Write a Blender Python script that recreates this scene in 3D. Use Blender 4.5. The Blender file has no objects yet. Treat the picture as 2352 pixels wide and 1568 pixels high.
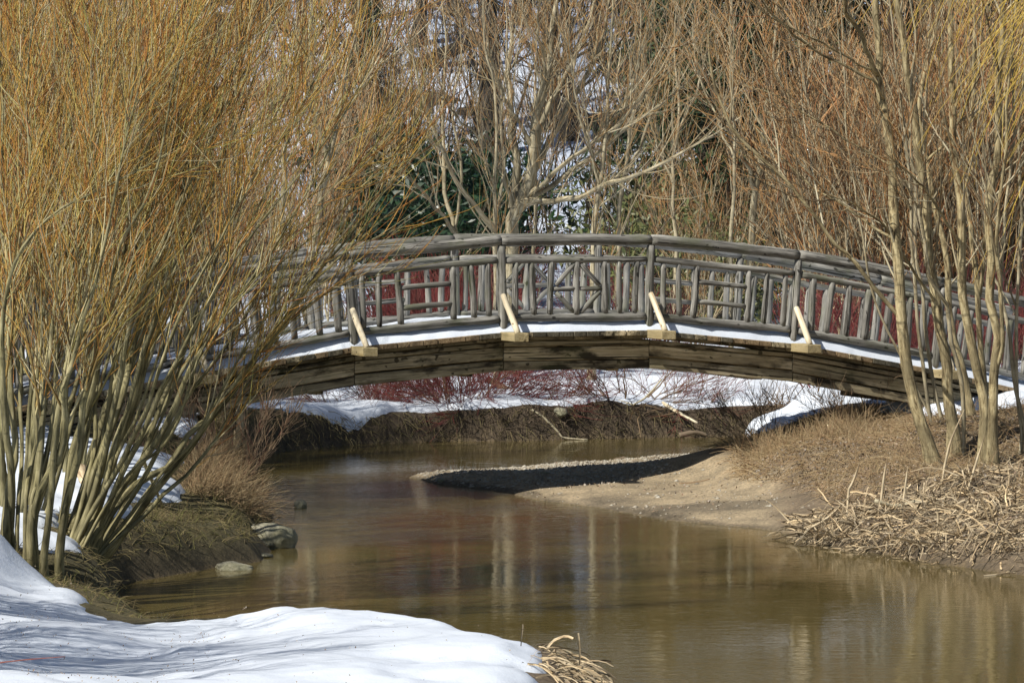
import bpy, math
import numpy as np
from mathutils import Vector
PI = math.pi
scene = bpy.context.scene
COL = scene.collection
# ---------------------------------------------------------------- camera data
F, HZ, EYE = 7980.0, 490.0, 3.45          # focal in reference pixels (2352 wide), horizon row, eye height
BETA = math.atan((784 - HZ) / F)
CB, SB = math.cos(BETA), math.sin(BETA)
def at(x, y, Y):
    """reference pixel -> point in the place at depth Y (metres north of the camera)"""
    p, q = (np.asarray(x, float) - 1176) / F, (784 - np.asarray(y, float)) / F
    dy, dz = CB + q * SB, -SB + q * CB
    k = np.asarray(Y, float) / dy
    return np.stack([p * k, dy * k, EYE + dz * k], -1)

# ---------------------------------------------------------------- noise
_r = np.random.RandomState(5)
LAT = _r.rand(512, 512)
def vnoise(x, y):
    x = np.asarray(x, float) + 1000.3; y = np.asarray(y, float) + 1000.7
    xi = np.floor(x).astype(int); yi = np.floor(y).astype(int)
    fx = x - xi; fy = y - yi
    fx = fx * fx * (3 - 2 * fx); fy = fy * fy * (3 - 2 * fy)
    a = LAT[xi % 512, yi % 512]; b = LAT[(xi + 1) % 512, yi % 512]
    c = LAT[xi % 512, (yi + 1) % 512]; d = LAT[(xi + 1) % 512, (yi + 1) % 512]
    return (a * (1 - fx) + b * fx) * (1 - fy) + (c * (1 - fx) + d * fx) * fy - .5
def fbm(x, y, s=1.0, o=4):
    t = 0; a = 1.0
    for i in range(o):
        t = t + a * vnoise(x / s + 17.1 * i, y / s - 9.3 * i); s = s * .5; a *= .5
    return t
def sm(x):
    x = np.clip(x, 0, 1); return x * x * (3 - 2 * x)

# ---------------------------------------------------------------- terrain functions
WATER = np.array([(0.9,8),(.62,18),(.6,21),(.62,22.6),(.62,24.2),(.35,25.4),(-.6,26.9),(-1.6,27.5),(-2.5,27.6),(-3.1,28.9),(-3.6,31.2),(-3.55,32.4),(-3.0,33.6),
 (-2.6,34.4),(-2.42,35.4),(-2.6,36.6),(-3.0,38),(-3.25,40),(-3.5,43),(-3.75,46),(-3.95,49),(-3.3,50.6),(-2.3,51.9),(-1.0,52.5),(0.2,52.6),
 (1.5,53.2),(2.5,53.6),(3.4,53.6),(4.4,53.2),(6.5,54.5),(9,56),(9.5,53.5),(6.5,51.4),(4.6,50),(3.8,48.8),(3.2,47.9),(2.4,47.7),(1.5,47.6),(.6,47.3),(0,46.9),(-.8,46.2),(-1.35,45.4),(-.95,44.2),
 (-.3,43.2),(.05,42.4),(.8,41),(1.6,39.3),(2.6,38.2),(3.05,37.4),(3.2,36.2),(3.9,34.6),(4.9,33),(7,31),(12,28),(14,8)])
def shore(X, Y):
    """signed distance to the water line, positive on land"""
    best = np.full(X.shape, 1e9); inside = np.zeros(X.shape, bool)
    n = len(WATER)
    for i in range(n):
        a = WATER[i]; b = WATER[(i + 1) % n]; e = b - a
        t = np.clip(((X - a[0]) * e[0] + (Y - a[1]) * e[1]) / (e @ e), 0, 1)
        d = (X - a[0] - t * e[0]) ** 2 + (Y - a[1] - t * e[1]) ** 2
        best = np.minimum(best, d)
        c = (a[1] > Y) != (b[1] > Y)
        xi = a[0] + (Y - a[1]) / (e[1] if abs(e[1]) > 1e-9 else 1e-9) * e[0]
        inside ^= c & (X < xi)
    return np.where(inside, -1, 1) * np.sqrt(best)
CTRL = np.array([ # X, Y, height, bank width, snow
 (-4.3,27.4,.98,.9,1),(-5.5,27,1.35,.9,1),(-3.6,27.0,.46,.9,1),(-2.9,26.2,.27,.8,1),(-2.4,25.6,.20,.8,1),(-1.9,25.8,.26,.8,1),(-1.45,25.9,.41,.8,1),(-.6,25.0,.36,.8,1),(.1,24.2,.40,.7,1),(-3.4,24.3,.50,.8,1),(-2.4,23.6,.32,.8,1),(-1.0,23,.42,.8,1),(-.2,22.6,.44,.7,1),
 (-1,20,.45,.7,1),(-3,19.5,.7,.8,1),(-6,18,1.2,.8,1),(-2,15,.6,.8,1),(0,15,.45,.8,1),(-12,22,1.6,.8,1),(.62,23.2,.25,.6,-1),(.42,21.6,.3,.7,-1),(.45,19,.3,.7,-.6),
 (-3.95,29.0,.66,.8,.3),(-4.5,28.8,.95,.8,1),(-3.45,28.6,.30,.8,-2),(-3.75,28.5,.42,.8,-1.5),(-3.0,27.6,.2,.8,-1),(-4.2,29.9,.65,.8,.4),(-4.3,31,.72,.8,.4),(-5.5,31,1.05,.8,.9),(-3.75,30.6,.5,.8,-.3),(-4.3,34.3,.8,.8,1),(-3.5,34.4,.4,.8,-.5),(-3.1,35.2,.35,.8,-1.2),(-4.0,36.2,.75,.7,.9),(-3.35,36.7,.5,.7,-1),(-4.6,38,.9,.7,1),(-3.75,39.2,.7,.6,-.5),(-6,38,1.05,.7,1),
 (-4.3,41.3,1.0,.6,.2),(-6.5,42,1.1,.6,.8),(-4.7,46,.9,.5,.5),(-7,46,1.1,.6,1),(-10,35,1.4,.8,1),(-5.2,49.5,.7,.4,1),
 (-4.4,51.4,.55,.35,1),(-2.5,54,.42,.32,1),(0,55,.46,.30,1),(2,56,.46,.32,1),(3.8,56,.45,.5,.8),(5,56,.5,.5,.6),(-2,60,.58,.4,1),(3,60,.6,.4,1),(8,62,.75,.5,1),(-9,56,.8,.4,1),(10,59,.8,.5,1),
 (0,46.0,.07,1.6,-2),(1.5,46.3,.09,1.6,-2),(2.4,45.8,.13,1.5,-2),(.8,43.5,.06,1.6,-2),(2,42.2,.12,2.2,-2),(1.8,40.6,.09,2.2,-2),(2.7,40.0,.15,2.2,-2),(2.8,38.8,.12,2.2,-2),(2.7,47,.15,1.2,-2),
 (3.3,43.3,.52,1.3,-2),(3.9,41.5,.76,1.4,-2),(4.4,43.2,.86,1.3,-1.5),(4.6,39,.62,1.6,-2),(5.5,41.2,1.02,1.5,-1.5),(6.6,44.3,1.15,1.5,.5),(5.6,37.8,.66,1.8,-2),(6,36,.52,1.8,-2),(4.5,36.4,.34,1.8,-2),(3.6,37.5,.2,2,-2),(8,40,1.15,1.6,-1),(8,34,.7,1.8,-2),
 (3.25,45.0,.5,1.0,-1.5),(3.5,46.7,.62,.8,2),(4.3,47.2,.95,.8,2.2),(4.1,45.2,.8,1,-1.6),(4.7,45.9,.9,1,-.8),(5.3,44.4,1.05,1.2,.9),(5.2,47.2,1.0,1,2),(6.4,49,.85,1,1),(12,40,1.4,1.5,0),(7.2,42.2,1.15,1.5,-.4)])
FARY = [0,58,66,75,90,100,110,130,150,180,230,420]
FARZ = [.60,.60,.68,.9,1.7,2.4,4.0,9.0,15,22,28,30]
def fields(X, Y):
    W = 0; A = 0; B = 0; C = 0
    for x, y, h, b, s in CTRL:
        w = 1.0 / ((X - x) ** 2 + ((Y - y) * .8) ** 2 + .12) ** 1.7
        W = W + w; A = A + w * h; B = B + w * b; C = C + w * s
    return A / W, B / W, C / W
def ground(X, Y, full=False):
    X = np.asarray(X, float); Y = np.asarray(Y, float)
    wob = fbm(X, Y, 1.3, 4) * .22
    d = shore(X, Y) + wob * np.clip(.4 + (Y > 30) * .6, 0, 1)
    h, bw, s = fields(X, Y)
    t = sm((Y - 58) / 10)
    hf = np.interp(Y, FARY, FARZ) + np.clip((Y - 75) / 60, 0, 1) * fbm(X, Y, 18, 5) * 2.2 + .012 * np.abs(X) * np.clip((Y - 80) / 40, 0, 1)
    h = h * (1 - t) + hf * t
    h = h + fbm(X, Y, 1.6, 5) * .10 * np.clip(h, .1, 1) + fbm(X, Y, 1.9, 3) * .22 * (sm((Y - 51) / 2)) * (1 - t)
    bw = bw * .75
    q = np.clip(d / bw, 0, 1)
    land = h * (1 - (1 - q) ** 2.2) + .006
    wet = -.5 * (1 - np.exp(np.minimum(d, 0) * 1.3))
    z = np.where(d > 0, land, wet)
    if full:
        m = s + fbm(X, Y, 1.1, 5) * 1.1
        aa = X / np.maximum(Y, 1)
        far = 1.0 + fbm(X, Y, 6, 5) * 2.2 + .45 - sm((Y - 80) / 14) * (.45 + .75 * (1 - sm((aa + .085) / .035) * (1 - sm((aa - .015) / .03))))
        m = m * (1 - t) + far * t
        m = m + fbm(X, Y, .22, 3) * .22
        m = np.minimum(m * .35, (d - bw * .62 - .10) + fbm(X, Y, .5, 3) * .16 + fbm(X + 5, Y, 1.4, 3) * .5 * sm((Y - 50) / 2) * (1 - t))
        return z, d, h, m
    return z
def gz(x, y): return float(ground(np.array([x]), np.array([y]))[0])

# ---------------------------------------------------------------- materials
def nmat(name):
    m = bpy.data.materials.new(name); m.use_nodes = True
    nt = m.node_tree; b = nt.nodes['Principled BSDF']
    return m, nt, b
def N(nt, t, **kw):
    n = nt.nodes.new(t)
    for k, v in kw.items():
        if k in n.inputs: n.inputs[k].default_value = v
        else: setattr(n, k, v)
    return n
def ramp(nt, fac, stops):
    r = nt.nodes.new('ShaderNodeValToRGB')
    e = r.color_ramp.elements
    e[0].position, e[0].color = stops[0][0], (*stops[0][1], 1)
    e[1].position, e[1].color = stops[-1][0], (*stops[-1][1], 1)
    for p, c in stops[1:-1]:
        x = e.new(p); x.color = (*c, 1)
    nt.links.new(fac, r.inputs[0]); return r.outputs[0]
def mixc(nt, fac, a, b, mode='MIX'):
    n = nt.nodes.new('ShaderNodeMix'); n.data_type = 'RGBA'; n.blend_type = mode
    for v, i in ((fac, 0), (a, 6), (b, 7)):
        if hasattr(v, 'links') or hasattr(v, 'is_linked'): nt.links.new(v, n.inputs[i])
        else: n.inputs[i].default_value = v if i == 0 else (*v, 1)
    return n.outputs[2]
def attr(nt, name):
    a = nt.nodes.new('ShaderNodeAttribute'); a.attribute_name = name; return a
def vmul(nt, vec, s):
    n = nt.nodes.new('ShaderNodeVectorMath'); n.operation = 'MULTIPLY'
    nt.links.new(vec, n.inputs[0]); n.inputs[1].default_value = s; return n.outputs[0]
def noise(nt, vec, scale, detail=4, rough=.55):
    n = nt.nodes.new('ShaderNodeTexNoise'); n.inputs['Scale'].default_value = scale
    n.inputs['Detail'].default_value = detail; n.inputs['Roughness'].default_value = rough
    if vec is not None: nt.links.new(vec, n.inputs['Vector'])
    return n.outputs[0]
def bump(nt, b, h, strength, dist):
    n = nt.nodes.new('ShaderNodeBump'); n.inputs['Strength'].default_value = strength; n.inputs['Distance'].default_value = dist
    nt.links.new(h, n.inputs['Height']); nt.links.new(n.outputs[0], b.inputs['Normal'])
def island(nt):
    g = nt.nodes.new('ShaderNodeNewGeometry'); return g.outputs['Random Per Island']
def objco(nt):
    t = nt.nodes.new('ShaderNodeTexCoord'); return t.outputs['Object']

def wood_mat(name, dark, mid, light, crack=.5, stain=0.0, green=0.0):
    m, nt, b = nmat(name)
    g = attr(nt, 'gr').outputs['Vector']
    n1 = noise(nt, vmul(nt, g, (1.6, 24, 24)), 1, 8, .7)
    n2 = noise(nt, vmul(nt, g, (1.1, 5, 5)), 1.3, 4)
    n3 = noise(nt, vmul(nt, g, (.7, 46, 46)), 1, 3, .6)
    c = ramp(nt, n1, [(.36, dark), (.48, mid), (.64, light)])
    c = mixc(nt, ramp(nt, n2, [(.38, (0, 0, 0)), (.68, (1, 1, 1))]), c, tuple(x * .62 for x in mid))
    ck = ramp(nt, n3, [(.36, (1, 1, 1)), (.43, (0, 0, 0))])
    k = N(nt, 'ShaderNodeMath', operation='MULTIPLY'); nt.links.new(ck, k.inputs[0]); k.inputs[1].default_value = crack
    c = mixc(nt, k.outputs[0], c, tuple(x * .15 for x in dark))
    if stain:
        n4 = noise(nt, vmul(nt, g, (.9, 2.5, 2.5)), 1.7, 5, .6)
        f = ramp(nt, n4, [(.49, (0, 0, 0)), (.60, (stain,) * 3)])
        c = mixc(nt, f, c, tuple(x * .2 for x in dark))
    kn = ramp(nt, noise(nt, vmul(nt, g, (9, 14, 14)), 1, 1), [(.27, (.9, .9, .9)), (.31, (0, 0, 0))])
    c = mixc(nt, kn, c, tuple(x * .35 for x in dark))
    if green:
        n5 = noise(nt, g, 2.3, 3)
        c = mixc(nt, ramp(nt, n5, [(.5, (0, 0, 0)), (.7, (green,) * 3)]), c, (.09, .11, .03))
    isl = island(nt)
    v = ramp(nt, isl, [(0, (.72, .72, .72)), (1, (1.15, 1.12, 1.08))])
    c = mixc(nt, 1.0, c, v, 'MULTIPLY')
    nt.links.new(c, b.inputs['Base Color']); b.inputs['Roughness'].default_value = .85
    bump(nt, b, n1, .7, .012)
    return m
M = {}
M['grey_wood'] = wood_mat('weathered_grey_wood', (.05, .045, .038), (.27, .262, .24), (.56, .55, .51), 1.0, 0, .45)
M['beam_wood'] = wood_mat('stained_beam_wood', (.16, .12, .06), (.58, .48, .30), (.82, .71, .50), 1.0, .97, .3)
M['fresh_wood'] = wood_mat('peeled_fresh_wood', (.62, .42, .22), (.88, .78, .57), (.93, .87, .70), .15)
M['block_wood'] = wood_mat('pale_block_wood', (.40, .30, .13), (.62, .50, .27), (.72, .6, .36), .2, 0, .3)
M['tan_plank'] = wood_mat('tan_plank_wood', (.16, .10, .05), (.38, .27, .15), (.52, .40, .24), .5, .4)
M['dark_plank'] = wood_mat('dark_plank_wood', (.05, .045, .03), (.14, .125, .085), (.28, .25, .18), .5, .5)
M['ink'] = nmat('ink')[0]; M['ink'].node_tree.nodes['Principled BSDF'].inputs['Base Color'].default_value = (.02, .02, .02, 1)

def bark_mat(name, cols, ns=30, bumpd=.006, vary=True, patch=0.5, rough=.8, stretch=(4, 40, 40), lo=.6):
    m, nt, b = nmat(name)
    g = attr(nt, 'gr').outputs['Vector']
    n1 = noise(nt, vmul(nt, g, stretch), 1, 5, .65)
    c = ramp(nt, n1, [(.38, cols[0]), (.48, cols[1]), (.62, cols[2])])
    n2 = noise(nt, vmul(nt, g, (2.5, 6, 6)), 1.0, 4)
    c = mixc(nt, ramp(nt, n2, [(.45, (0, 0, 0)), (.62, (patch,) * 3)]), c, tuple(x * .35 for x in cols[1]))
    sc = ramp(nt, noise(nt, vmul(nt, g, (16, 3, 3)), 1, 2), [(.34, (.6, .6, .6)), (.39, (0, 0, 0))])
    c = mixc(nt, sc, c, tuple(x * .3 for x in cols[1]))
    if vary:
        v = ramp(nt, island(nt), [(0, (lo, lo, lo * 1.05)), (.5, (1, 1, 1)), (1, (1.25, 1.2, 1.1))])
        c = mixc(nt, 1.0, c, v, 'MULTIPLY')
    nt.links.new(c, b.inputs['Base Color']); b.inputs['Roughness'].default_value = rough
    bump(nt, b, n1, .8, bumpd)
    return m
def twig_mat(name, cols, rough=.6):
    m, nt, b = nmat(name)
    n = len(cols)
    c = ramp(nt, island(nt), [(i / (n - 1), cols[i]) for i in range(n)])
    nt.links.new(c, b.inputs['Base Color']); b.inputs['Roughness'].default_value = rough
    return m
M['willow_stem'] = bark_mat('willow_stem_bark', [(.06, .052, .02), (.25, .22, .10), (.44, .39, .22)], patch=.65, lo=.45)
M['willow_branch'] = twig_mat('willow_branch_bark', [(.08, .06, .02), (.38, .32, .12), (.56, .49, .28), (.42, .27, .06), (.14, .10, .035)])
M['willow_twig'] = twig_mat('willow_twig_bark', [(.16, .07, .015), (.56, .38, .07), (.60, .25, .05), (.46, .42, .11), (.62, .53, .32), (.05, .03, .012), (.44, .17, .035), (.58, .36, .06)])
M['pale_bark'] = bark_mat('pale_tree_bark', [(.20, .16, .09), (.42, .36, .23), (.58, .52, .37)], patch=.6)
M['rough_bark'] = bark_mat('furrowed_tree_bark', [(.09, .06, .025), (.46, .37, .20), (.64, .55, .33)], patch=.75, bumpd=.04, stretch=(5, 30, 30))
M['pale_branch'] = twig_mat('pale_branch_bark', [(.16, .12, .07), (.42, .35, .21), (.56, .50, .35), (.30, .23, .12)])
M['pale_twig'] = twig_mat('pale_twig_bark', [(.36, .14, .04), (.50, .36, .16), (.58, .29, .08), (.52, .46, .33), (.10, .06, .025)])
M['tan_twig'] = twig_mat('tan_twig_bark', [(.40, .13, .045), (.50, .31, .12), (.60, .31, .12), (.56, .45, .27), (.16, .09, .04), (.08, .045, .02)])
M['dark_bark'] = bark_mat('dark_tree_bark', [(.012, .010, .008), (.045, .035, .025), (.09, .07, .045)], bumpd=.03, stretch=(1.5, 12, 12))
M['dark_twig'] = twig_mat('dark_twig_bark', [(.02, .016, .012), (.06, .045, .03), (.12, .09, .055)])
M['red_twig'] = twig_mat('red_dogwood_bark', [(.15, .02, .022), (.25, .035, .035), (.24, .08, .055), (.10, .03, .03)], .5)
M['brown_twig'] = twig_mat('brown_twig_bark', [(.10, .06, .035), (.22, .15, .09), (.30, .2, .11), (.16, .11, .07)])
M['yellow_twig'] = twig_mat('yellow_willow_bark', [(.62, .42, .06), (.70, .50, .09), (.56, .38, .08)], .5)
M['straw'] = twig_mat('dry_grass_blades', [(.30, .2, .1), (.46, .34, .18), (.36, .22, .12), (.55, .43, .25), (.24, .17, .1)], .9)
M['green_grass'] = twig_mat('mossy_grass_blades', [(.13, .13, .035), (.24, .22, .08), (.30, .23, .12), (.12, .09, .04)], .9)
M['hang_grass'] = twig_mat('hanging_grass_blades', [(.10, .085, .035), (.20, .16, .07), (.14, .12, .05), (.26, .21, .11)], .9)
M['reed'] = bark_mat('dead_reed_leaf', [(.24, .16, .09), (.58, .45, .28), (.78, .66, .46)], patch=.7, bumpd=.002, lo=.28)
M['leaf_litter'] = twig_mat('fallen_leaf', [(.20, .13, .08), (.34, .25, .16), (.46, .38, .28), (.26, .16, .10), (.40, .36, .31), (.13, .09, .06)], .8)
M['debris'] = twig_mat('bank_debris', [(.05, .035, .025), (.12, .09, .06), (.2, .15, .10), (.09, .065, .045)], .9)
M['conifer'] = twig_mat('conifer_needles', [(.012, .03, .012), (.03, .06, .02), (.06, .085, .025), (.02, .045, .02)], .6)
M['rhodo'] = twig_mat('evergreen_leaf', [(.010, .03, .014), (.02, .05, .02), (.035, .07, .03)], .35)
M['yewleaf'] = twig_mat('yellow_green_leaf', [(.07, .09, .025), (.13, .15, .045), (.19, .19, .08), (.05, .065, .02)], .5)

def rock_mat(name, cols, moss=0.0):
    m, nt, b = nmat(name)
    o = objco(nt)
    c = ramp(nt, noise(nt, o, 9, 8, .65), [(.3, cols[0]), (.5, cols[1]), (.7, cols[2])])
    if moss: c = mixc(nt, ramp(nt, noise(nt, o, 3, 4), [(.45, (0, 0, 0)), (.6, (moss,) * 3)]), c, (.13, .13, .04))
    nt.links.new(c, b.inputs['Base Color']); b.inputs['Roughness'].default_value = .85
    bump(nt, b, noise(nt, o, 22, 8, .7), .9, .02)
    return m
M['rock'] = rock_mat('grey_rock', [(.10, .095, .07), (.32, .30, .22), (.50, .47, .36)], .4)
M['wet_rock'] = rock_mat('wet_rock', [(.03, .03, .025), (.09, .085, .065), (.16, .15, .11)], .2)
M['wet_rock'].node_tree.nodes['Principled BSDF'].inputs['Roughness'].default_value = .35
M['pebble'] = twig_mat('pebble', [(.30, .26, .19), (.42, .38, .30), (.52, .49, .42), (.36, .30, .22), (.22, .19, .15)], .8)

def snow_mat(name, scale=1):
    m, nt, b = nmat(name)
    o = objco(nt)
    c = ramp(nt, noise(nt, o, 1.2, 6, .6), [(.3, (.72, .78, .89)), (.7, (.80, .86, .95))])
    sp = noise(nt, o, 26, 3, .6)
    c = mixc(nt, ramp(nt, sp, [(.70, (0, 0, 0)), (.78, (.35, .35, .35))]), c, (.45, .40, .34))
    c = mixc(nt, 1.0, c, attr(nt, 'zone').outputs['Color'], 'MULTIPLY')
    nt.links.new(c, b.inputs['Base Color']); b.inputs['Roughness'].default_value = .65
    n = N(nt, 'ShaderNodeMath', operation='ADD')
    nt.links.new(noise(nt, o, 5 * scale, 6, .55), n.inputs[0])
    k = N(nt, 'ShaderNodeMath', operation='MULTIPLY'); nt.links.new(noise(nt, o, 60, 3, .6), k.inputs[0]); k.inputs[1].default_value = .30
    nt.links.new(k.outputs[0], n.inputs[1])
    bump(nt, b, n.outputs[0], .6, .016)
    return m
M['snow'] = snow_mat('old_snow')

m, nt, b = nmat('creek_ground'); M['ground'] = m
a = attr(nt, 'zone'); o = objco(nt)
n1 = noise(nt, o, 3.5, 8, .65); n2 = noise(nt, o, 28, 6, .7)
v = ramp(nt, n1, [(.3, (.62, .62, .62)), (.7, (1.25, 1.22, 1.18))])
v2 = ramp(nt, n2, [(.3, (.6, .6, .6)), (.5, (1, 1, 1)), (.75, (1.35, 1.3, 1.25))])
c = mixc(nt, 1.0, mixc(nt, 1.0, a.outputs['Color'], v, 'MULTIPLY'), v2, 'MULTIPLY')
nt.links.new(c, b.inputs['Base Color']); b.inputs['Roughness'].default_value = .9
bump(nt, b, n2, .8, .035)

m, nt, b = nmat('creek_water'); M['water'] = m
o = objco(nt)
w1 = noise(nt, vmul(nt, o, (1.0, 2.2, 1)), 4.0, 3, .5)
w2 = noise(nt, vmul(nt, o, (1.0, 1.6, 1)), 14, 4, .6)
wm = noise(nt, vmul(nt, o, (.6, .5, 1)), 1, 4, .5)
amp0 = ramp(nt, wm, [(.36, (.35, .35, .35)), (.62, (1, 1, 1))])
amp = mixc(nt, 1.0, amp0, attr(nt, 'zone').outputs['Color'], 'MULTIPLY')
s = N(nt, 'ShaderNodeMath', operation='MULTIPLY_ADD'); nt.links.new(w2, s.inputs[0]); s.inputs[1].default_value = .22; nt.links.new(w1, s.inputs[2])
s2 = N(nt, 'ShaderNodeMath', operation='MULTIPLY'); nt.links.new(s.outputs[0], s2.inputs[0]); nt.links.new(amp, s2.inputs[1])
bp = N(nt, 'ShaderNodeBump', Strength=1.0, Distance=.008); nt.links.new(s2.outputs[0], bp.inputs['Height'])
fr = N(nt, 'ShaderNodeFresnel', IOR=1.6); nt.links.new(bp.outputs[0], fr.inputs['Normal'])
gl = N(nt, 'ShaderNodeBsdfGlossy', Roughness=.02); nt.links.new(bp.outputs[0], gl.inputs['Normal'])
gl.inputs['Color'].default_value = (1, 1, 1, 1)
rg = N(nt, 'ShaderNodeMapRange'); nt.links.new(attr(nt, 'zone').outputs['Fac'], rg.inputs['Value']); rg.inputs['From Min'].default_value = .4; rg.inputs['From Max'].default_value = 4; rg.inputs['To Min'].default_value = .015; rg.inputs['To Max'].default_value = .09; nt.links.new(rg.outputs[0], gl.inputs['Roughness'])
df = nt.nodes.new('ShaderNodeBsdfDiffuse'); df.inputs['Color'].default_value = (.15, .115, .036, 1)
tr = nt.nodes.new('ShaderNodeBsdfTransparent'); tr.inputs['Color'].default_value = (.62, .52, .34, 1)
m1 = N(nt, 'ShaderNodeMixShader', Fac=.26); nt.links.new(df.outputs[0], m1.inputs[1]); nt.links.new(tr.outputs[0], m1.inputs[2])
m2 = nt.nodes.new('ShaderNodeMixShader'); nt.links.new(fr.outputs[0], m2.inputs[0]); nt.links.new(m1.outputs[0], m2.inputs[1]); nt.links.new(gl.outputs[0], m2.inputs[2])
nt.links.new(m2.outputs[0], nt.nodes['Material Output'].inputs['Surface'])

# ---------------------------------------------------------------- mesh building
class MB:
    """collects vertices, faces and the grain coordinate of one mesh"""
    def __init__(s): s.V = []; s.Q = []; s.P = []; s.G = []; s.n = 0; s.mi = []; s.pm = []
    def add(s, V, quads=None, polys=(), G=None, mi=0):
        V = np.asarray(V, float).reshape(-1, 3)
        s.V.append(V); s.G.append(V if G is None else np.asarray(G, float).reshape(-1, 3))
        if quads is not None and len(quads):
            s.Q.append(np.asarray(quads, int) + s.n); s.mi.append(np.full(len(quads), mi))
        for p in polys: s.P.append([i + s.n for i in p]); s.pm.append(mi)
        s.n += len(V)
    def build(s, name, mat, parent=None, smooth=True, zone=None):
        V = np.concatenate(s.V); G = np.concatenate(s.G)
        Q = np.concatenate(s.Q) if s.Q else np.zeros((0, 4), int)
        k = Q.shape[1]
        loops = Q.ravel(); starts = np.arange(len(Q)) * k
        if s.P:
            pl = np.concatenate([np.array(p) for p in s.P]); ln = np.array([len(p) for p in s.P])
            st = len(loops) + np.concatenate([[0], np.cumsum(ln)[:-1]])
            loops = np.concatenate([loops, pl]); starts = np.concatenate([starts, st])
        me = bpy.data.meshes.new(name)
        me.vertices.add(len(V)); me.vertices.foreach_set('co', V.astype(np.float32).ravel())
        me.loops.add(len(loops)); me.loops.foreach_set('vertex_index', loops.astype(np.int32))
        me.polygons.add(len(starts)); me.polygons.foreach_set('loop_start', starts.astype(np.int32))
        mats = mat if isinstance(mat, (list, tuple)) else [mat]
        for mm in mats: me.materials.append(mm)
        if len(mats) > 1:
            mi = np.concatenate([np.concatenate(s.mi) if s.mi else np.zeros(0, int), np.array(s.pm, int)])
            me.polygons.foreach_set('material_index', mi.astype(np.int32))
        me.update(calc_edges=True)
        me.polygons.foreach_set('use_smooth', np.full(len(starts), smooth))
        at_ = me.attributes.new('gr', 'FLOAT_VECTOR', 'POINT'); at_.data.foreach_set('vector', G.astype(np.float32).ravel())
        if zone is not None:
            z_ = me.color_attributes.new('zone', 'FLOAT_COLOR', 'POINT'); z_.data.foreach_set('color', np.concatenate([zone, np.ones((len(zone), 1))], 1).astype(np.float32).ravel())
        o = bpy.data.objects.new(name, me); COL.objects.link(o)
        if parent: o.parent = parent
        return o
def nrm(v): return v / np.maximum(np.linalg.norm(v, axis=-1, keepdims=True), 1e-9)
def tubes(mb, P, R, sides=4, mi=0, rough=None, caps=False):
    """P (N,K,3) centre lines, R (N,K) radii"""
    P = np.asarray(P, float); R = np.asarray(R, float)
    n, K, _ = P.shape
    if n == 0: return
    T = nrm(np.gradient(P, axis=1))
    ref = np.where(np.abs(T[:, :1, 2:3]) > .8, np.array([[[1., .13, 0]]]), np.array([[[0, .1, 1.]]]))
    U = nrm(np.cross(T, np.broadcast_to(ref, T.shape))); W = np.cross(T, U)
    a = np.arange(sides) / sides * 2 * PI
    ca, sa = np.cos(a), np.sin(a)
    RR = R[:, :, None] * np.ones(sides)
    if rough is not None: RR = RR * rough
    V = P[:, :, None, :] + RR[..., None] * (ca[None, None, :, None] * U[:, :, None, :] + sa[None, None, :, None] * W[:, :, None, :])
    s = np.concatenate([np.zeros((n, 1)), np.cumsum(np.linalg.norm(np.diff(P, axis=1), axis=2), 1)], 1)
    off = np.arange(n) * 7.31
    G = np.stack([np.broadcast_to((s + off[:, None])[:, :, None], RR.shape), RR * ca + off[:, None, None] * .37, RR * sa + off[:, None, None] * .11], -1)
    base = (np.arange(n) * K * sides)[:, None, None]
    k = (np.arange(K - 1) * sides)[None, :, None]
    j = np.arange(sides)[None, None, :]; j2 = (j + 1) % sides
    q = np.stack(np.broadcast_arrays(base + k + j, base + k + j2, base + k + sides + j2, base + k + sides + j), -1).reshape(-1, 4)
    polys = []
    if caps:
        for i in range(n):
            polys.append([i * K * sides + t for t in range(sides)][::-1]); polys.append([i * K * sides + (K - 1) * sides + t for t in range(sides)])
    mb.add(V, q, polys, G, mi)
def poly(p0, d0, L, K, trop, wander, rng, tdir=(0, 0, 1)):
    p0 = np.asarray(p0, float); d = nrm(np.asarray(d0, float)); n = len(p0)
    L = np.broadcast_to(L, (n,))[:, None]
    P = np.zeros((n, K, 3)); P[:, 0] = p0
    tdir = np.asarray(tdir, float)
    trop = np.broadcast_to(trop, (n,))[:, None]
    for k in range(1, K):
        d = nrm(d + trop * tdir + rng.randn(n, 3) * wander)
        P[:, k] = P[:, k - 1] + d * L / (K - 1)
    return P
def spawn(P, R, m, t0, t1, a0, a1, rng):
    n, K, _ = P.shape
    i = np.repeat(np.arange(n), m); t = rng.uniform(t0, t1, n * m) * (K - 1)
    k = np.clip(np.floor(t).astype(int), 0, K - 2); f = (t - k)[:, None]
    p = P[i, k] * (1 - f) + P[i, k + 1] * f
    d = nrm(P[i, k + 1] - P[i, k])
    r = R[i, k] * (1 - f[:, 0]) + R[i, k + 1] * f[:, 0]
    v = nrm(np.cross(d, rng.randn(n * m, 3)))
    a = rng.uniform(a0, a1, n * m)[:, None]
    return p, d * np.cos(a) + v * np.sin(a), r, t / (K - 1)
def resample(pts, K):
    """Catmull-Rom through the points, K samples"""
    pts = np.asarray(pts, float)
    n = len(pts)
    e = np.concatenate([[2 * pts[0] - pts[1]], pts, [2 * pts[-1] - pts[-2]]])
    L = np.concatenate([[0], np.cumsum(np.linalg.norm(np.diff(pts, axis=0), axis=1))])
    t = np.interp(np.linspace(0, L[-1], K), L, np.arange(n))
    k = np.clip(np.floor(t).astype(int), 0, n - 2); u = (t - k)[:, None]
    a, b_, c_, d_ = e[k], e[k + 1], e[k + 2], e[k + 3]
    return .5 * (2 * b_ + (c_ - a) * u + (2 * a - 5 * b_ + 4 * c_ - d_) * u ** 2 + (3 * b_ - a - 3 * c_ + d_) * u ** 3)
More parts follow.
